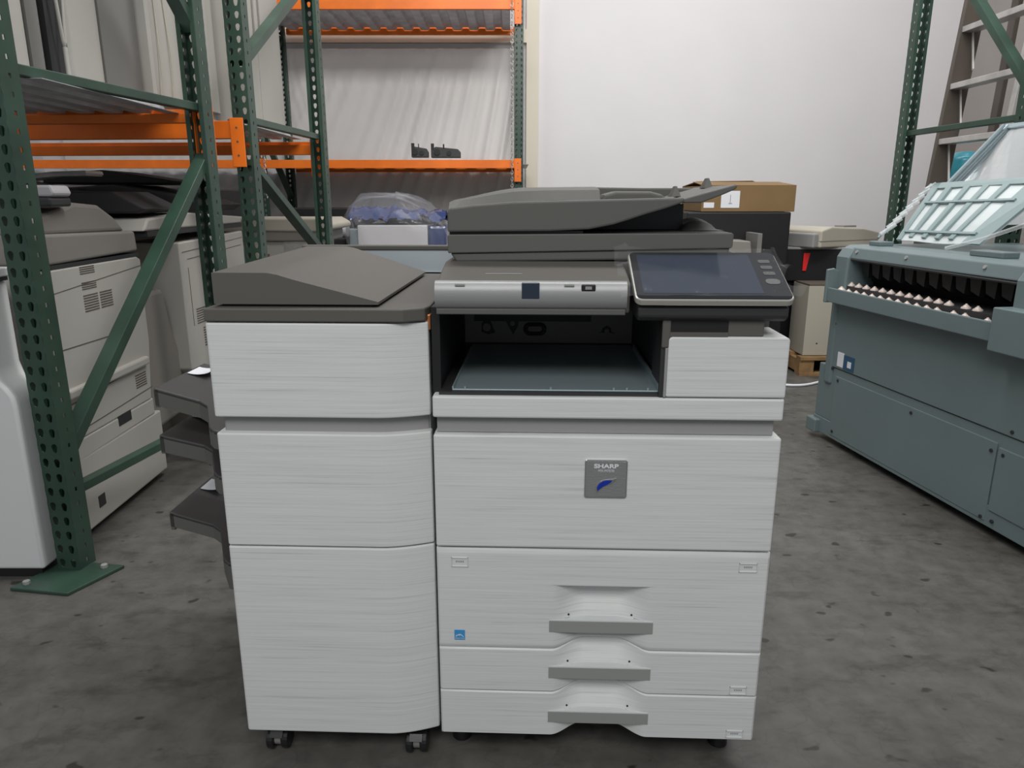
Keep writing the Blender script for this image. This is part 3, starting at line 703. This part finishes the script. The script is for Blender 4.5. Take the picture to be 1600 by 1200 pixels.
# dark loose covers piled on the copiers
def ledge(name, label, x, y, z, rz, poly, y0, y1, m, cat='copier part', group='loose parts piled on the used copiers', tilt=0.):
    o = MB().prism(poly, 'y', y0, y1).build(name, m, bevel=.008)
    o.location = (x, y, z); o.rotation_euler = (0, tilt, rz); return tag(o, label, cat, group)
ledge('dark_cover', 'long black feeder cover slumped across the rear beige copier', -2.2, 3.75, 1.137, R(0), [(-.25, 0), (.62, 0), (.66, .03), (.5, .08), (.2, .13), (-.1, .11), (-.25, .06)], 0, .5, 'dark')
ledge('dark_cover', 'flat black panel on top of the long black feeder cover', -2.2, 3.85, 1.270, R(3), [(-.2, 0), (.42, 0), (.44, .02), (.1, .07), (-.2, .05)], 0, .4, 'black')
ledge('output_tray', 'bent dark output tray lying on the farthest black covers', -2.28, 3.5, 1.14, R(0), [(-.3, 0), (.2, 0), (.24, .03), (.16, .10), (-.05, .14), (-.3, .09)], 0, .2, 'dark')
def frame_part(x, y, z):
    mb = MB(); mb.tube([(-.18, 0, 0), (-.15, 0, .03), (0, 0, .045), (.12, .02, .05), (.14, .1, .05), (-.05, .14, .05), (-.18, .06, .02)], .012, 6)
    mb.bar((-.10, 0, .04), (.06, .12, .05), .02, .008); o = mb.build('paper_guide_frame', 'alu'); o.location = (x, y, z); return tag(o, 'pale bent paper guide frame on the dark covers', 'copier part', 'loose parts piled on the used copiers')
ledge('dark_cover', 'black cover under the pale bent frame, front end of the rear beige copier', -1.98, 3.12, 1.137, R(2), [(-.3, 0), (.40, 0), (.44, .02), (.30, .09), (-.3, .10)], 0, .36, 'dark')
frame_part(-1.92, 3.16, 1.252)
o = ledge('paper_stack', 'white stack of paper on the nearest beige copier at left', -1.62, 2.46, 1.187, R(5), [(-.14, 0), (.10, 0), (.11, .012), (.10, .038), (-.14, .038)], 0, .12, 'white_grey')
o2 = ledge('paper_stack', 'grey block under the white paper stack at left', -1.62, 2.45, 1.172, R(5), [(-.16, 0), (.10, 0), (.10, .03), (-.16, .03)], 0, .14, 'dark')
o.location.z = 1.204
o2.name = 'grey_block'; o2['label'] = 'dark grey block lying under the white paper stack at left'

# tall machines on the left shelf
def shelf_unit(label, x, y, z, w, h, rz=0, r=.05, m='beige', g=0):
    t = thing('shelved_machine', label, 'machine', (x, y, z), rz, 'tall machines on the left rack shelf')
    P = [(-.55, 0), (-.55, w), (-.02 - r * .6, w)]
    for k in range(9):
        a = R(90 - 90 * k / 8); P.append((-.02 - r + r * math.cos(a) * 1.0, w - r * 1.8 + r * 1.8 * math.sin(a)))
    P += [(-.02, .012), (-.03, 0)]
    MB().prism(P, 'z', .03, h).build('shell', m, t, smooth=30, bevel=0)
    MB().box(-.53, -.05, .02, w - .05, 0, .03).build('plinth', 'beige', t)
    if g:
        Q = [(-.50, w + .002), (-.04, w + .002)] + [(-.04 + .02 * math.sin(math.pi * k / 8), w + .002 + (g - .03) * k / 8) for k in range(9)] + [(-.10, w + g), (-.50, w + g)]
        MB().prism(Q, 'z', 0, h).build('grey_back_section', 'greyback', t, smooth=30)
    return t
DZ = 1.575
shelf_unit('beige machine standing at the left end of the upper shelf, by the post top', -1.525, 2.0, DZ, .55, 1.2, g=.085)
shelf_unit('wide beige machine in the middle of the upper left shelf, right of the corded gap', -1.525, 2.745, DZ, .255, 1.2, g=.315)
u3 = shelf_unit('beige machine on the upper shelf with two thin cords hanging down its side', -1.51, 3.325, DZ, .37, 1.2, r=.03)
u4 = shelf_unit('pale rounded machine on the shelf between the first and second green frames', -1.42, 3.71, DZ, .15, 1.3, r=.05)
for (yy, ph) in ((.03, 0), (.13, .6)):
    c = MB(); c.tube([(-.012 + .004 * math.sin(k * .6), yy + .03 * math.sin(k * .22 + ph), .04 + k * .05) for k in range(22)], .0032, 6)
    c.build('cord', 'cream', u3, smooth=60)
c = MB(); c.tube([(-1.53, 2.645, 2.3), (-1.53, 2.665, 1.9), (-1.53, 2.680, 1.72), (-1.53, 2.686, 1.70), (-1.53, 2.692, 1.72), (-1.53, 2.715, 1.9), (-1.53, 2.712, 2.3)], .006, 8); c.tube([(-1.53, 2.686, 1.70), (-1.53, 2.686, 1.575)], .008, 8)
tag(c.build('power_cable', 'beige', smooth=60), 'looped power cable in the dark gap between two shelf machines', 'cable')
tag(MB().box(-1.98, -1.56, 2.645, 2.735, 1.575, 2.6).build('gap_shade_panel', 'dark'), 'narrow dark panel imitating the shade in the gap between two beige shelf machines', 'shade panel')  # dark filler that paints the shade of the empty gap
cab = thing('metal_cabinet', 'tall beige cabinet with slot handles on the second left rack shelf', 'cabinet', (-1.33, 3.88, 1.575), 0)
cb = MB().box(-.50, .0, 0, .62, 0, 1.2).build('cabinet_body', 'beige', cab, bevel=.004)
d1 = MB().box(0, .006, .01, .20, .02, 1.2).build('door', 'beige', cab, bevel=.002); d2 = MB().box(0, .006, .21, .40, .02, 1.2).build('door', 'beige', cab, bevel=.002)
MB().box(.006, .014, .15, .16, .42, .62).build('handle', 'beiged', d1, bevel=.002); MB().box(.006, .014, .24, .25, .42, .62).build('handle', 'beiged', d2, bevel=.002)
# toner parts on far shelf
def toner(label, x, y, L):
    t = thing('toner_unit', label, 'toner unit', (x, y, 1.585), R(4), 'black toner parts on the far shelf')
    MB().prism([(0, 0), (L, 0), (L, .05), (L * .9, .08), (L * .15, .10), (0, .07)], 'y', 0, .12).build('housing', 'dark', t, bevel=.006)
    g = MB(); g.cyl((L * .2, -.015, .05), (L * .2, .0, .05), .03, n=12); g.cyl((L * .6, -.012, .04), (L * .6, .0, .04), .022, n=12); g.box(0, .03, 0, .03, .07, .13); g.box(L * .4, L * .45, 0, .03, .08, .125); g.build('gear', 'black', t)
toner('smaller black toner part, left one above the far orange beam', -.975, 7.35, .165)
toner('larger black toner part, right one above the far orange beam', -.79, 7.40, .29)
# small items at far left above beam
tag(MB().prism([(0, 0), (.18, 0), (.20, .06), (.1, .10), (.02, .06)], 'y', 0, .2).build('plastic_bundle', 'clear', bevel=.01), 'crumpled clear bag at the far left end of the far shelf', 'plastic bag'); bpy.data.objects['plastic_bundle'].location = (-5.0, 7.35, 1.585)

# ------------------------------------------------------------------ things on the floor at the back
BG = thing('wrapped_machine', 'white machine with blue foil top standing behind the finisher', 'machine', (-1.22, 5.5, 0), 0)
MB().box(.07, .59, 0, .5, .03, 1.005).build('white_body', 'white_grey', BG, bevel=.006)
def foil(u, v): return (.0 + u * .72, .02 + .5 * v, 1.012 + .12 * math.sin(math.pi * min(1, .12 + v)) * (1 - .25 * u) + .045 * mnoise.noise(Vector((u * 7, v * 5, 1))) + .03 * mnoise.noise(Vector((u * 19, v * 13, 4))))
MB().grid(foil, 40, 12).build('foil_cover', 'bluebag', BG, smooth=60, solid=.002)
MB().box(.59, .73, .03, .5, .03, 1.0).build('foil_side', 'bluebag', BG, bevel=.02)
MB().box(-.0, .07, .03, .5, .03, .98).build('grey_side', 'plate', BG, bevel=.01)
bg = MB()
def bagf(u, v):
    a = 2 * math.pi * u
    prof = [(.0, 1.0), (.35, 1.06), (.55, 1.03), (.75, .93), (.92, .72), (1.0, .0)]
    k = v * 5; i = min(4, int(k)); t = k - i
    zz = prof[i][0] * (1 - t) + prof[i + 1][0] * t; rr = prof[i][1] * (1 - t) + prof[i + 1][1] * t
    sx = abs(math.cos(a)) ** .55 * (1 if math.cos(a) > 0 else -1); sy = abs(math.sin(a)) ** .55 * (1 if math.sin(a) > 0 else -1)
    nz = 1 + .05 * math.sin(9 * a + 6 * v) + .03 * math.sin(23 * a + 17 * v)
    x = .33 + .385 * sx * rr * nz + .05 * (1 - v); y = .26 + .30 * sy * rr * nz
    z = .84 + zz * (.385 - .12 * sm((x - .35) / .4)) + .05 * v * mnoise.noise(Vector((sx * 2.2, sy * 2.2, v * 3))) + .02 * v * mnoise.noise(Vector((sx * 7, sy * 7, v * 9)))
    return (x, y, z)
bgo = bg.grid(bagf, 90, 16).build('plastic_bag', 'bag', smooth=60); bgo.location = (-1.22, 5.47, 0)
tag(bgo, 'shiny crinkled clear plastic bag draped over the wrapped machine', 'plastic bag')
# black box and white roll left of the bag
tag(MB().box(-1.75, -1.29, 5.7, 6.2, 0, .90).build('black_cabinet', 'dark', bevel=.01), 'low black cabinet left of the bagged machine', 'cabinet')
tag(MB().box(-1.9, -1.25, 6.3, 6.7, 0, 1.12).build('black_crate', 'black', bevel=.01), 'black crate behind the low black cabinet', 'crate')
tag(MB().cyl((-1.44, 5.88, .95), (-1.30, 5.86, .95), .05, n=20).build('paper_roll', 'label', bevel=.004), 'short white roll on the low black cabinet', 'roll')
# foil bag seen through first/second posts
tag(MB().grid(lambda u, v: (-2.75 + u * .42, 4.9 + .2 * v, 1.10 + .2 * math.sin(math.pi * u) * math.sin(math.pi * (.2 + .6 * v)) + .015 * math.sin(u * 30 + v * 9)), 30, 12).build('plastic_bundle', 'clear', smooth=60, solid=.002), 'shiny clear plastic bundle seen through the gap beside the diagonal brace', 'plastic bag')
tag(MB().box(-2.80, -2.28, 4.85, 5.3, 0, 1.10).build('white_box', 'label', bevel=.01), 'white box under the shiny bundle beside the diagonal brace', 'box')
tag(MB().box(-3.4, -2.30, 5.8, 6.5, 0, 1.28).build('dark_machine', 'dark', bevel=.02), 'dark machine mass under the far rack at left', 'machine')

# right rear group
CB = thing('cardboard_box', 'open brown cardboard box with white labels on the black rack unit', 'box', (1.27, 5.0, 1.112), R(1))
cbx = MB().box(0, .632, 0, .55, 0, .168).build('box_body', 'carton', CB, bevel=.003)
fl = MB(); fl.hexa([(0, 0, .168), (.632, 0, .168), (.60, .25, .195), (.0, .25, .195)], [(0, 0, .172), (.632, 0, .172), (.60, .25, .199), (.0, .25, .199)]); fl.hexa([(0, .55, .168), (.63, .55, .168), (.45, .35, .205), (.05, .35, .2)], [(0, .55, .172), (.63, .55, .172), (.45, .35, .209), (.05, .35, .204)]); fl.build('box_flap', 'carton', CB)
MB().box(.13, .255, -.002, .001, .025, .135).build('paper_label', 'label', cbx); MB().box(.015, .085, -.002, .001, .025, .06).build('paper_label', 'label', cbx)
q_ = MB(); q_.box(.19, .194, -.003, -.001, .05, .11); q_.box(.18, .205, -.003, -.001, .052, .056); q_.build('label_mark', 'band', cbx)
BR = thing('black_copier', 'black machine under the cardboard box, grey trays at its front', 'machine', (1.18, 5.0, 0), 0)
MB().box(.0, .70, .0, .6, .03, 1.11).build('body', 'black', BR, bevel=.01)
MB().prism([(-.10, .80), (.38, .80), (.36, .93), (-.1, .95)], 'y', -.25, -.01).build('side_shelf', 'beiged', BR, bevel=.006)
MB().box(.40, .43, -.26, -.01, .55, .98).build('side_plate', 'greyback', BR, bevel=.003)
for k in range(4): MB().box(.22 + k * .045, .24 + k * .045, -.263, -.255, .72, .78).build('slot', 'black', BR)
MB().box(-.10, .42, -.26, -.01, .3, .80).build('lower_unit', 'beiged', BR, bevel=.004)
LP = thing('desktop_printer', 'low cream desktop printer on the black base behind the teal machine', 'printer', (2.16, 5.15, .86), R(28))
lp = MB(); lp.prism([(0, 0), (.62, 0), (.62, .10), (.44, .13), (.1, .145), (.0, .12)], 'y', 0, .45); lpo = lp.build('printer_body', 'cream', LP, bevel=.012, seg=3)
MB().box(.0, .62, -.002, .44, .045, .049).build('body_seam', 'beiged', lpo); MB().box(.25, .38, .02, .10, .138, .150).build('button_panel', 'beiged', LP)
MB().box(-.05, .0, .02, .4, .0, .10).build('side_tray', 'band', LP, bevel=.01)
BS = thing('black_base_unit', 'black base unit under the cream printer, red tag hanging on it', 'machine', (1.93, 5.25, 0), 0)
bsm = MB(); bsm.box(0, 1.04, .0, .6, .62, .845); bsm.box(.02, 1.04, .05, .6, .585, .62); bsm.build('body', 'black', BS, bevel=.006)
MB().box(.0, 1.04, -.005, .6, .845, .86).build('rim', 'band', BS, bevel=.003)
MB().box(.05, 1.05, .10, .55, .0, .62).build('pedestal', 'black', BS)
rt = MB(); rt.hexa([(.155, -.012, .695), (.18, -.012, .695), (.18, -.008, .695), (.155, -.008, .695)], [(.155, -.012, .82), (.20, -.012, .82), (.20, -.008, .82), (.155, -.008, .82)])
rt.build('red_tag', 'red', BS)
BC = thing('beige_pallet_cabinet', 'plain beige cabinet on a wooden pallet beside the teal machine', 'cabinet', (1.95, 4.95, 0), 0)
bcb = MB().box(.08, .62, 0, .28, .135, .62).build('front_panel', 'cream', BC, bevel=.003)
MB().prism([(.08, 0), (.62, 0), (.62, .25), (.08, .25)], 'z', .62, .63).build('top_panel', 'brown', BC)
for xx in (.17, .27): MB().cyl((xx, -.001, .22), (xx, .002, .22), .006, n=10).build('screw', 'dark', bcb)
PL = thing('wooden_pallet', 'wooden pallet under the beige cabinet', 'pallet', (2.0, 4.9, 0), 0)
MB().box(0, .62, 0, .08, .11, .132).build('deck_board', 'wood', PL)
MB().box(0, .62, .2, .3, .11, .132).build('deck_board', 'wood', PL)
for xx in (0.0, .26, .52): MB().box(xx, xx + .10, .01, .3, .02, .11).build('block', 'wood', PL)
MB().box(0, .62, .0, .09, 0, .02).build('bottom_board', 'wood', PL)
cc = MB().tube([(1.66 + k * .045, 4.70 - .10 * math.sin(k * .35) + (0 if k < 11 else .04 * (k - 11)), .009 + (0 if k < 12 else .05 * (k - 12))) for k in range(14)], .009, 8)
tag(cc.build('white_cable', 'label', smooth=60), 'white cable lying on the floor before the pallet', 'cable')

# ------------------------------------------------------------------ teal machine
TM = thing('paper_handling_machine', 'big teal grey industrial machine with black mouth and roller shelf, at right', 'machine', (1.585, 3.557, 0), math.atan2(-.990, .139))
XN = 1.75
MB().box(-.06, XN, .0, .80, .115, .388).build('lower_casing', 'teal', TM, bevel=.004)
lpn = MB(); lpn.box(.095, 1.115, -.006, .002, .052, .352); lpn.build('lower_panel', 'teal', TM, bevel=.002)
MB().box(-.06, XN, -.004, .80, .035, .115).build('plinth', 'teal', TM, bevel=.003)
MB().box(-.085, .0, -.03, .02, .030, .10).build('base_skirt', 'teal', TM, bevel=.006)
MB().box(1.125, XN, -.008, .002, .10, .34).build('lower_side_panel', 'teal', TM, bevel=.002)
MB().box(.03, XN, -.006, .80, .392, .735).build('upper_panel', 'teal', TM, bevel=.003)
MB().box(-.0, .06, -.012, .80, .30, .93).build('end_post', 'teal', TM, bevel=.012)
for (x, z) in ((.121, .335), (.120, .075), (.659, .330), (1.170, .391 + .02), (1.095, .318), (1.15, .318), (1.097, .062), (1.15, .065), (.05, .605), (.065, .385)):
    MB().cyl((x, -.010, z), (x, -.004, z), .007, n=10).build('screw', 'dark', TM)
lbm = MB(); lbm.box(.100, .150, -.009, -.004, .405, .475); lbm.build('spec_label', 'label', TM)
bl = MB().box(.152, .235, -.009, -.004, .400, .470).build('blue_label', 'navy', TM); MB().box(.185, .215, -.010, -.008, .415, .445).build('label_field', 'label', bl)
# mouth
MB().box(.12, XN, .12, .80, .74, .90).build('mouth_interior', 'black', TM)
mo = MB(); mo.prism([(.0, .92), (.05, .92), (.12, .80), (.12, .74), (.3, .74), (.3, .955), (.0, .955)], 'x', .12, 1.16)
mo.build('mouth_hood', 'black', TM)
fg = MB()
for k in range(13):
    x = .16 + k * .075
    fg.hexa([(x, .03, .86), (x + .045, .03, .845), (x + .045, .10, .83), (x, .10, .83)], [(x, .02, .915), (x + .06, .02, .915), (x + .06, .09, .915), (x, .09, .915)])
fg.build('mouth_flap', 'black', TM)
for (x0, x1, nm) in ((.03, .125, 'mouth_upright'), (1.10, 1.20, 'mouth_upright')):
    MB().prism([(-.03, .70), (.12, .70), (.12, .985), (.03, .985), (-.005, .97), (-.03, .93)], 'x', x0, x1).build(nm, 'teal', TM, bevel=.01, seg=3)
tc = MB(); tc.prism([(-.015, .925), (.0, .975), (.03, .99), (.85, .99), (.85, .935), (.03, .925)], 'x', .10, XN)
tc.build('top_cover', 'teal', TM, bevel=.006, seg=3)
for x in (.155, .50, .93): MB().cyl((x, -.010, .960), (x, .002, .955), .008, n=10).build('knob', 'band', TM)
MB().tube([(.12, -.01, .922), (1.15, -.01, .917)], .006, 8).build('hinge_rod', 'dark', TM)
# shelf bar with rollers
MB().box(.06, 1.12, -.075, -.063, .716, .785).build('roller_shelf', 'teal', TM, bevel=.004)
MB().box(.06, 1.12, -.070, .02, .716, .722).build('shelf_bottom', 'teal', TM)
MB().prism([(-.062, .755), (-.020, .770), (-.020, .798), (.10, .800), (.10, .755)], 'x', .07, 1.12).build('shelf_top', 'dark', TM)
MB().prism([(-.085, .712), (-.04, .712), (.01, .76), (.01, .84), (-.05, .875), (-.085, .87)], 'x', .045, .062).build('shelf_bracket', 'teal', TM, bevel=.004)
MB().prism([(-.095, .690), (.01, .690), (.01, .84), (-.095, .84)], 'x', 1.095, 1.30).build('shelf_housing', 'teal', TM, bevel=.004)
cup = None
for k in range(15):
    x = .125 + k * .0585 + (.03 if k > 11 else 0) + (.05 if k > 13 else 0)
    for (yy, zz, s) in ((-.045, .772, 1.15), (.004, .797, .9)):
        c = MB(); c.cyl((0, 0, 0), (0, 0, .008 * s), .021 * s, .018 * s, 14); c.cyl((0, 0, .008 * s), (0, 0, .016 * s), .015 * s, .008 * s, 12); c.cyl((0, 0, .016 * s), (0, 0, .021 * s), .006 * s, .004 * s, 10)
        if k == 0: M_c = c.build('roller_cone', 'cone', TM, smooth=40); me_c = M_c.data; cc_ = M_c
        else:
            cc_ = bpy.data.objects.new('roller_cone', me_c); COL.objects.link(cc_); cc_.parent = TM
        cc_.location = (x, yy, zz)
# lever block on top
MB().box(.18, .26, .03, .10, .99, 1.01).build('latch_block', 'teal', TM, bevel=.004)
MB().box(.80, .96, .03, .10, .99, 1.012).build('latch_block', 'teal', TM, bevel=.004)

# clear ribbed sheets leaning on top, world placed quads
def sheet(name, label, c, m, ribm, ribs=(.14, .30, .46, .62), cross=(.12, .62), cat='plastic tray', thick=.004, flange=.03, border=.1):
    bl_, br_, tr_, tl_ = [Vector(p) for p in c]
    def P(u, v): return bl_ * (1 - u) * (1 - v) + br_ * u * (1 - v) + tr_ * u * v + tl_ * (1 - u) * v
    nrm = (br_ - bl_).cross(tl_ - bl_).normalized()
    t = thing(name, label, cat, (0, 0, 0), 0)
    MB().grid(lambda u, v: P(u, v) + nrm * .004 * math.sin(9 * u + 4 * v), 10, 10).build('panel', m, t, solid=thick)
    rb = MB()
    for r in ribs: rb.hexa([P(r, .05) - nrm * .0, P(r + .05, .05), P(r + .05, .9), P(r, .9)], [P(r, .05) + nrm * .012, P(r + .05, .05) + nrm * .012, P(r + .05, .9) + nrm * .012, P(r, .9) + nrm * .012])
    for r in cross: rb.hexa([P(.05, r), P(.86, r), P(.86, r + .03), P(.05, r + .03)], [P(.05, r) + nrm * .016, P(.86, r) + nrm * .016, P(.86, r + .03) + nrm * .016, P(.05, r + .03) + nrm * .016])
    if ribs: rb.build('rib', ribm, t)
    fr_ = MB()
    for (a, b_, c_, d_) in ((0, border * .6, 0, 1), (1 - border * 2, 1, 0, 1), (0, 1, 1 - border, 1)):
        fr_.hexa([P(a, c_), P(b_, c_), P(b_, d_), P(a, d_)], [P(a, c_) + nrm * .009, P(b_, c_) + nrm * .009, P(b_, d_) + nrm * .009, P(a, d_) + nrm * .009])
    fr_.build('border', ribm, t)
    return t
def px(X, Y_, D):                                                 # a point of the place seen at (X, Y_) of the photo, D metres ahead
    a = (X - 800) / FPX; b_ = -(Y_ - 600) / FPX
    r = (a, math.cos(PITCH) + b_ * math.sin(PITCH), -math.sin(PITCH) + b_ * math.cos(PITCH)); t_ = D / r[1]
    return (r[0] * t_, D, CAM_H + r[2] * t_)
sheet('ribbed_tray', 'ribbed frosted teal tray leaning on top of the teal machine', (px(1402, 376, 3.36), px(1532, 384, 2.88), px(1665, 275, 3.0), px(1462, 288, 3.5)), 'tealclear', 'rib')
sheet('clear_cover', 'tall clear cover sheet with blue grey edge behind the ribbed tray', (px(1440, 350, 3.75), px(1640, 352, 3.3), px(1700, 180, 3.3), px(1570, 196, 3.8)), 'clear', 'plate', ribs=(), cat='plastic cover', border=.05)
sw = MB()
for k in range(4): sw.tube([px(1478 + k * 6, 290, 3.62 + .02 * k), px(1568 + k * 6, 196, 3.72 + .02 * k)], .009, 6)
tag(sw.build('clear_strips', 'plate', smooth=60), 'bundle of blue grey edge strips along the clear cover', 'strip')
tag(MB().tube([px(1478 + 47 * 0, 388, 2.95), px(1540, 372, 2.8), px(1600, 352, 2.6), px(1660, 330, 2.4)], .008, 8).build('clear_tube', 'clear', smooth=60), 'thin clear plastic strip lying over the machine top at right', 'strip')
rg = thing('ribbed_guide', 'clear comb of tubes lying at the left of the ribbed tray', 'plastic guide', (0, 0, 0))
for k in range(8):
    a = px(1376 + k * 10, 366 - k * 10, 3.42 + k * .03); b_ = px(1400 + k * 9, 350 - k * 9, 3.40 + k * .03)
    MB().tube([a, b_], .010, 8).build('clear_tooth', 'clear', rg, smooth=60)
g_ = MB().tube([px(1372, 372, 3.42), px(1455, 288, 3.66)], .006, 8); g_.build('guide_rail', 'rib', rg)
# bottle on a stand + ladder
BT = thing('water_bottle', 'large translucent blue water bottle behind the ladder foot', 'bottle', (3.18, 5.30, 1.22), 0)
bt = MB(); prof = [(0, .10), (.01, .13), (.10, .135), (.18, .135), (.25, .12), (.29, .07), (.30, .0)]
bt.grid(lambda u, v: (lambda k: (k[1] * math.cos(2 * math.pi * u), k[1] * math.sin(2 * math.pi * u), k[0]))((lambda f: (prof[int(f)][0] * (1 - f % 1) + prof[min(6, int(f) + 1)][0] * (f % 1), prof[int(f)][1] * (1 - f % 1) + prof[min(6, int(f) + 1)][1] * (f % 1)))(min(5.999, v * 6))), 24, 24)
bt.build('bottle_shell', 'water', BT, smooth=50)
tag(MB().box(3.0, 3.4, 5.12, 5.5, 0, 1.22).build('stand', 'beiged', bevel=.01), 'beige stand carrying the blue water bottle', 'stand')
LD = thing('step_ladder', 'aluminium ladder with flat rungs leaning at the right edge', 'ladder', (2.80, 4.42, 0), 0)
lx = lambda z: .075 * z
def rail(y, m, nm='rail', wd_=.13): MB().bar((lx(0), y, .0), (lx(3.3), y, 3.3), wd_, .04, up=(0, 1, 0)).build(nm, m, LD, bevel=.003)
rail(.70, 'brown'); rail(.0, 'alu')
for k in range(9):
    z = .53 + k * .345; x = lx(z)
    MB().box(x - .06, x + .035, .0, .70, z - .018, z + .018).build('rung', 'alu', LD, bevel=.003)
    if k > 1:
        MB().bar((x, .66, z - .02), (x - .03, .55, z - .26), .010, .014).build('rung_brace', 'alu', LD)
MB().bar((.30, .60, 0), (.42, .60, 3.3), .03, .07, up=(0, 1, 0)).build('rear_leg', 'brown', LD, bevel=.003)
MB().bar((.55, .66, 0), (.60, .66, 3.3), .03, .07, up=(0, 1, 0)).build('rear_leg', 'brown', LD, bevel=.003)

# ------------------------------------------------------------------ light
def area(name, loc, rot, sx, sy, e, col=(1, .98, .95)):
    l = bpy.data.lights.new(name, 'AREA'); l.shape = 'RECTANGLE'; l.size = sx; l.size_y = sy; l.energy = e; l.color = col
    o = bpy.data.objects.new(name, l); COL.objects.link(o); o.location = loc; o.rotation_euler = rot; return o
area('front_fill_light', (-.3, -1.9, 3.9), (R(40), 0, 0), 3.2, 1.4, 102)  # added fill light behind the camera, not a ceiling fixture
area('ceiling_light_middle', (.6, 2.6, 4.4), (R(38), 0, 0), 4.0, .8, 165)
area('ceiling_light_back', (1.6, 5.6, 5.2), (R(20), 0, 0), 4.0, .6, 85)
w = bpy.data.worlds.new('World'); S.world = w; w.use_nodes = True
w.node_tree.nodes['Background'].inputs[0].default_value = (.90, .95, 1, 1); w.node_tree.nodes['Background'].inputs[1].default_value = .35
S.view_settings.view_transform = 'Standard'; S.view_settings.look = 'None'; S.view_settings.gamma = 1; S.view_settings.exposure = 0
try: S.view_settings.use_curve_mapping = False
except Exception: pass
S.cycles.use_denoising = True; S.cycles.max_bounces = 8; S.cycles.transparent_max_bounces = 16
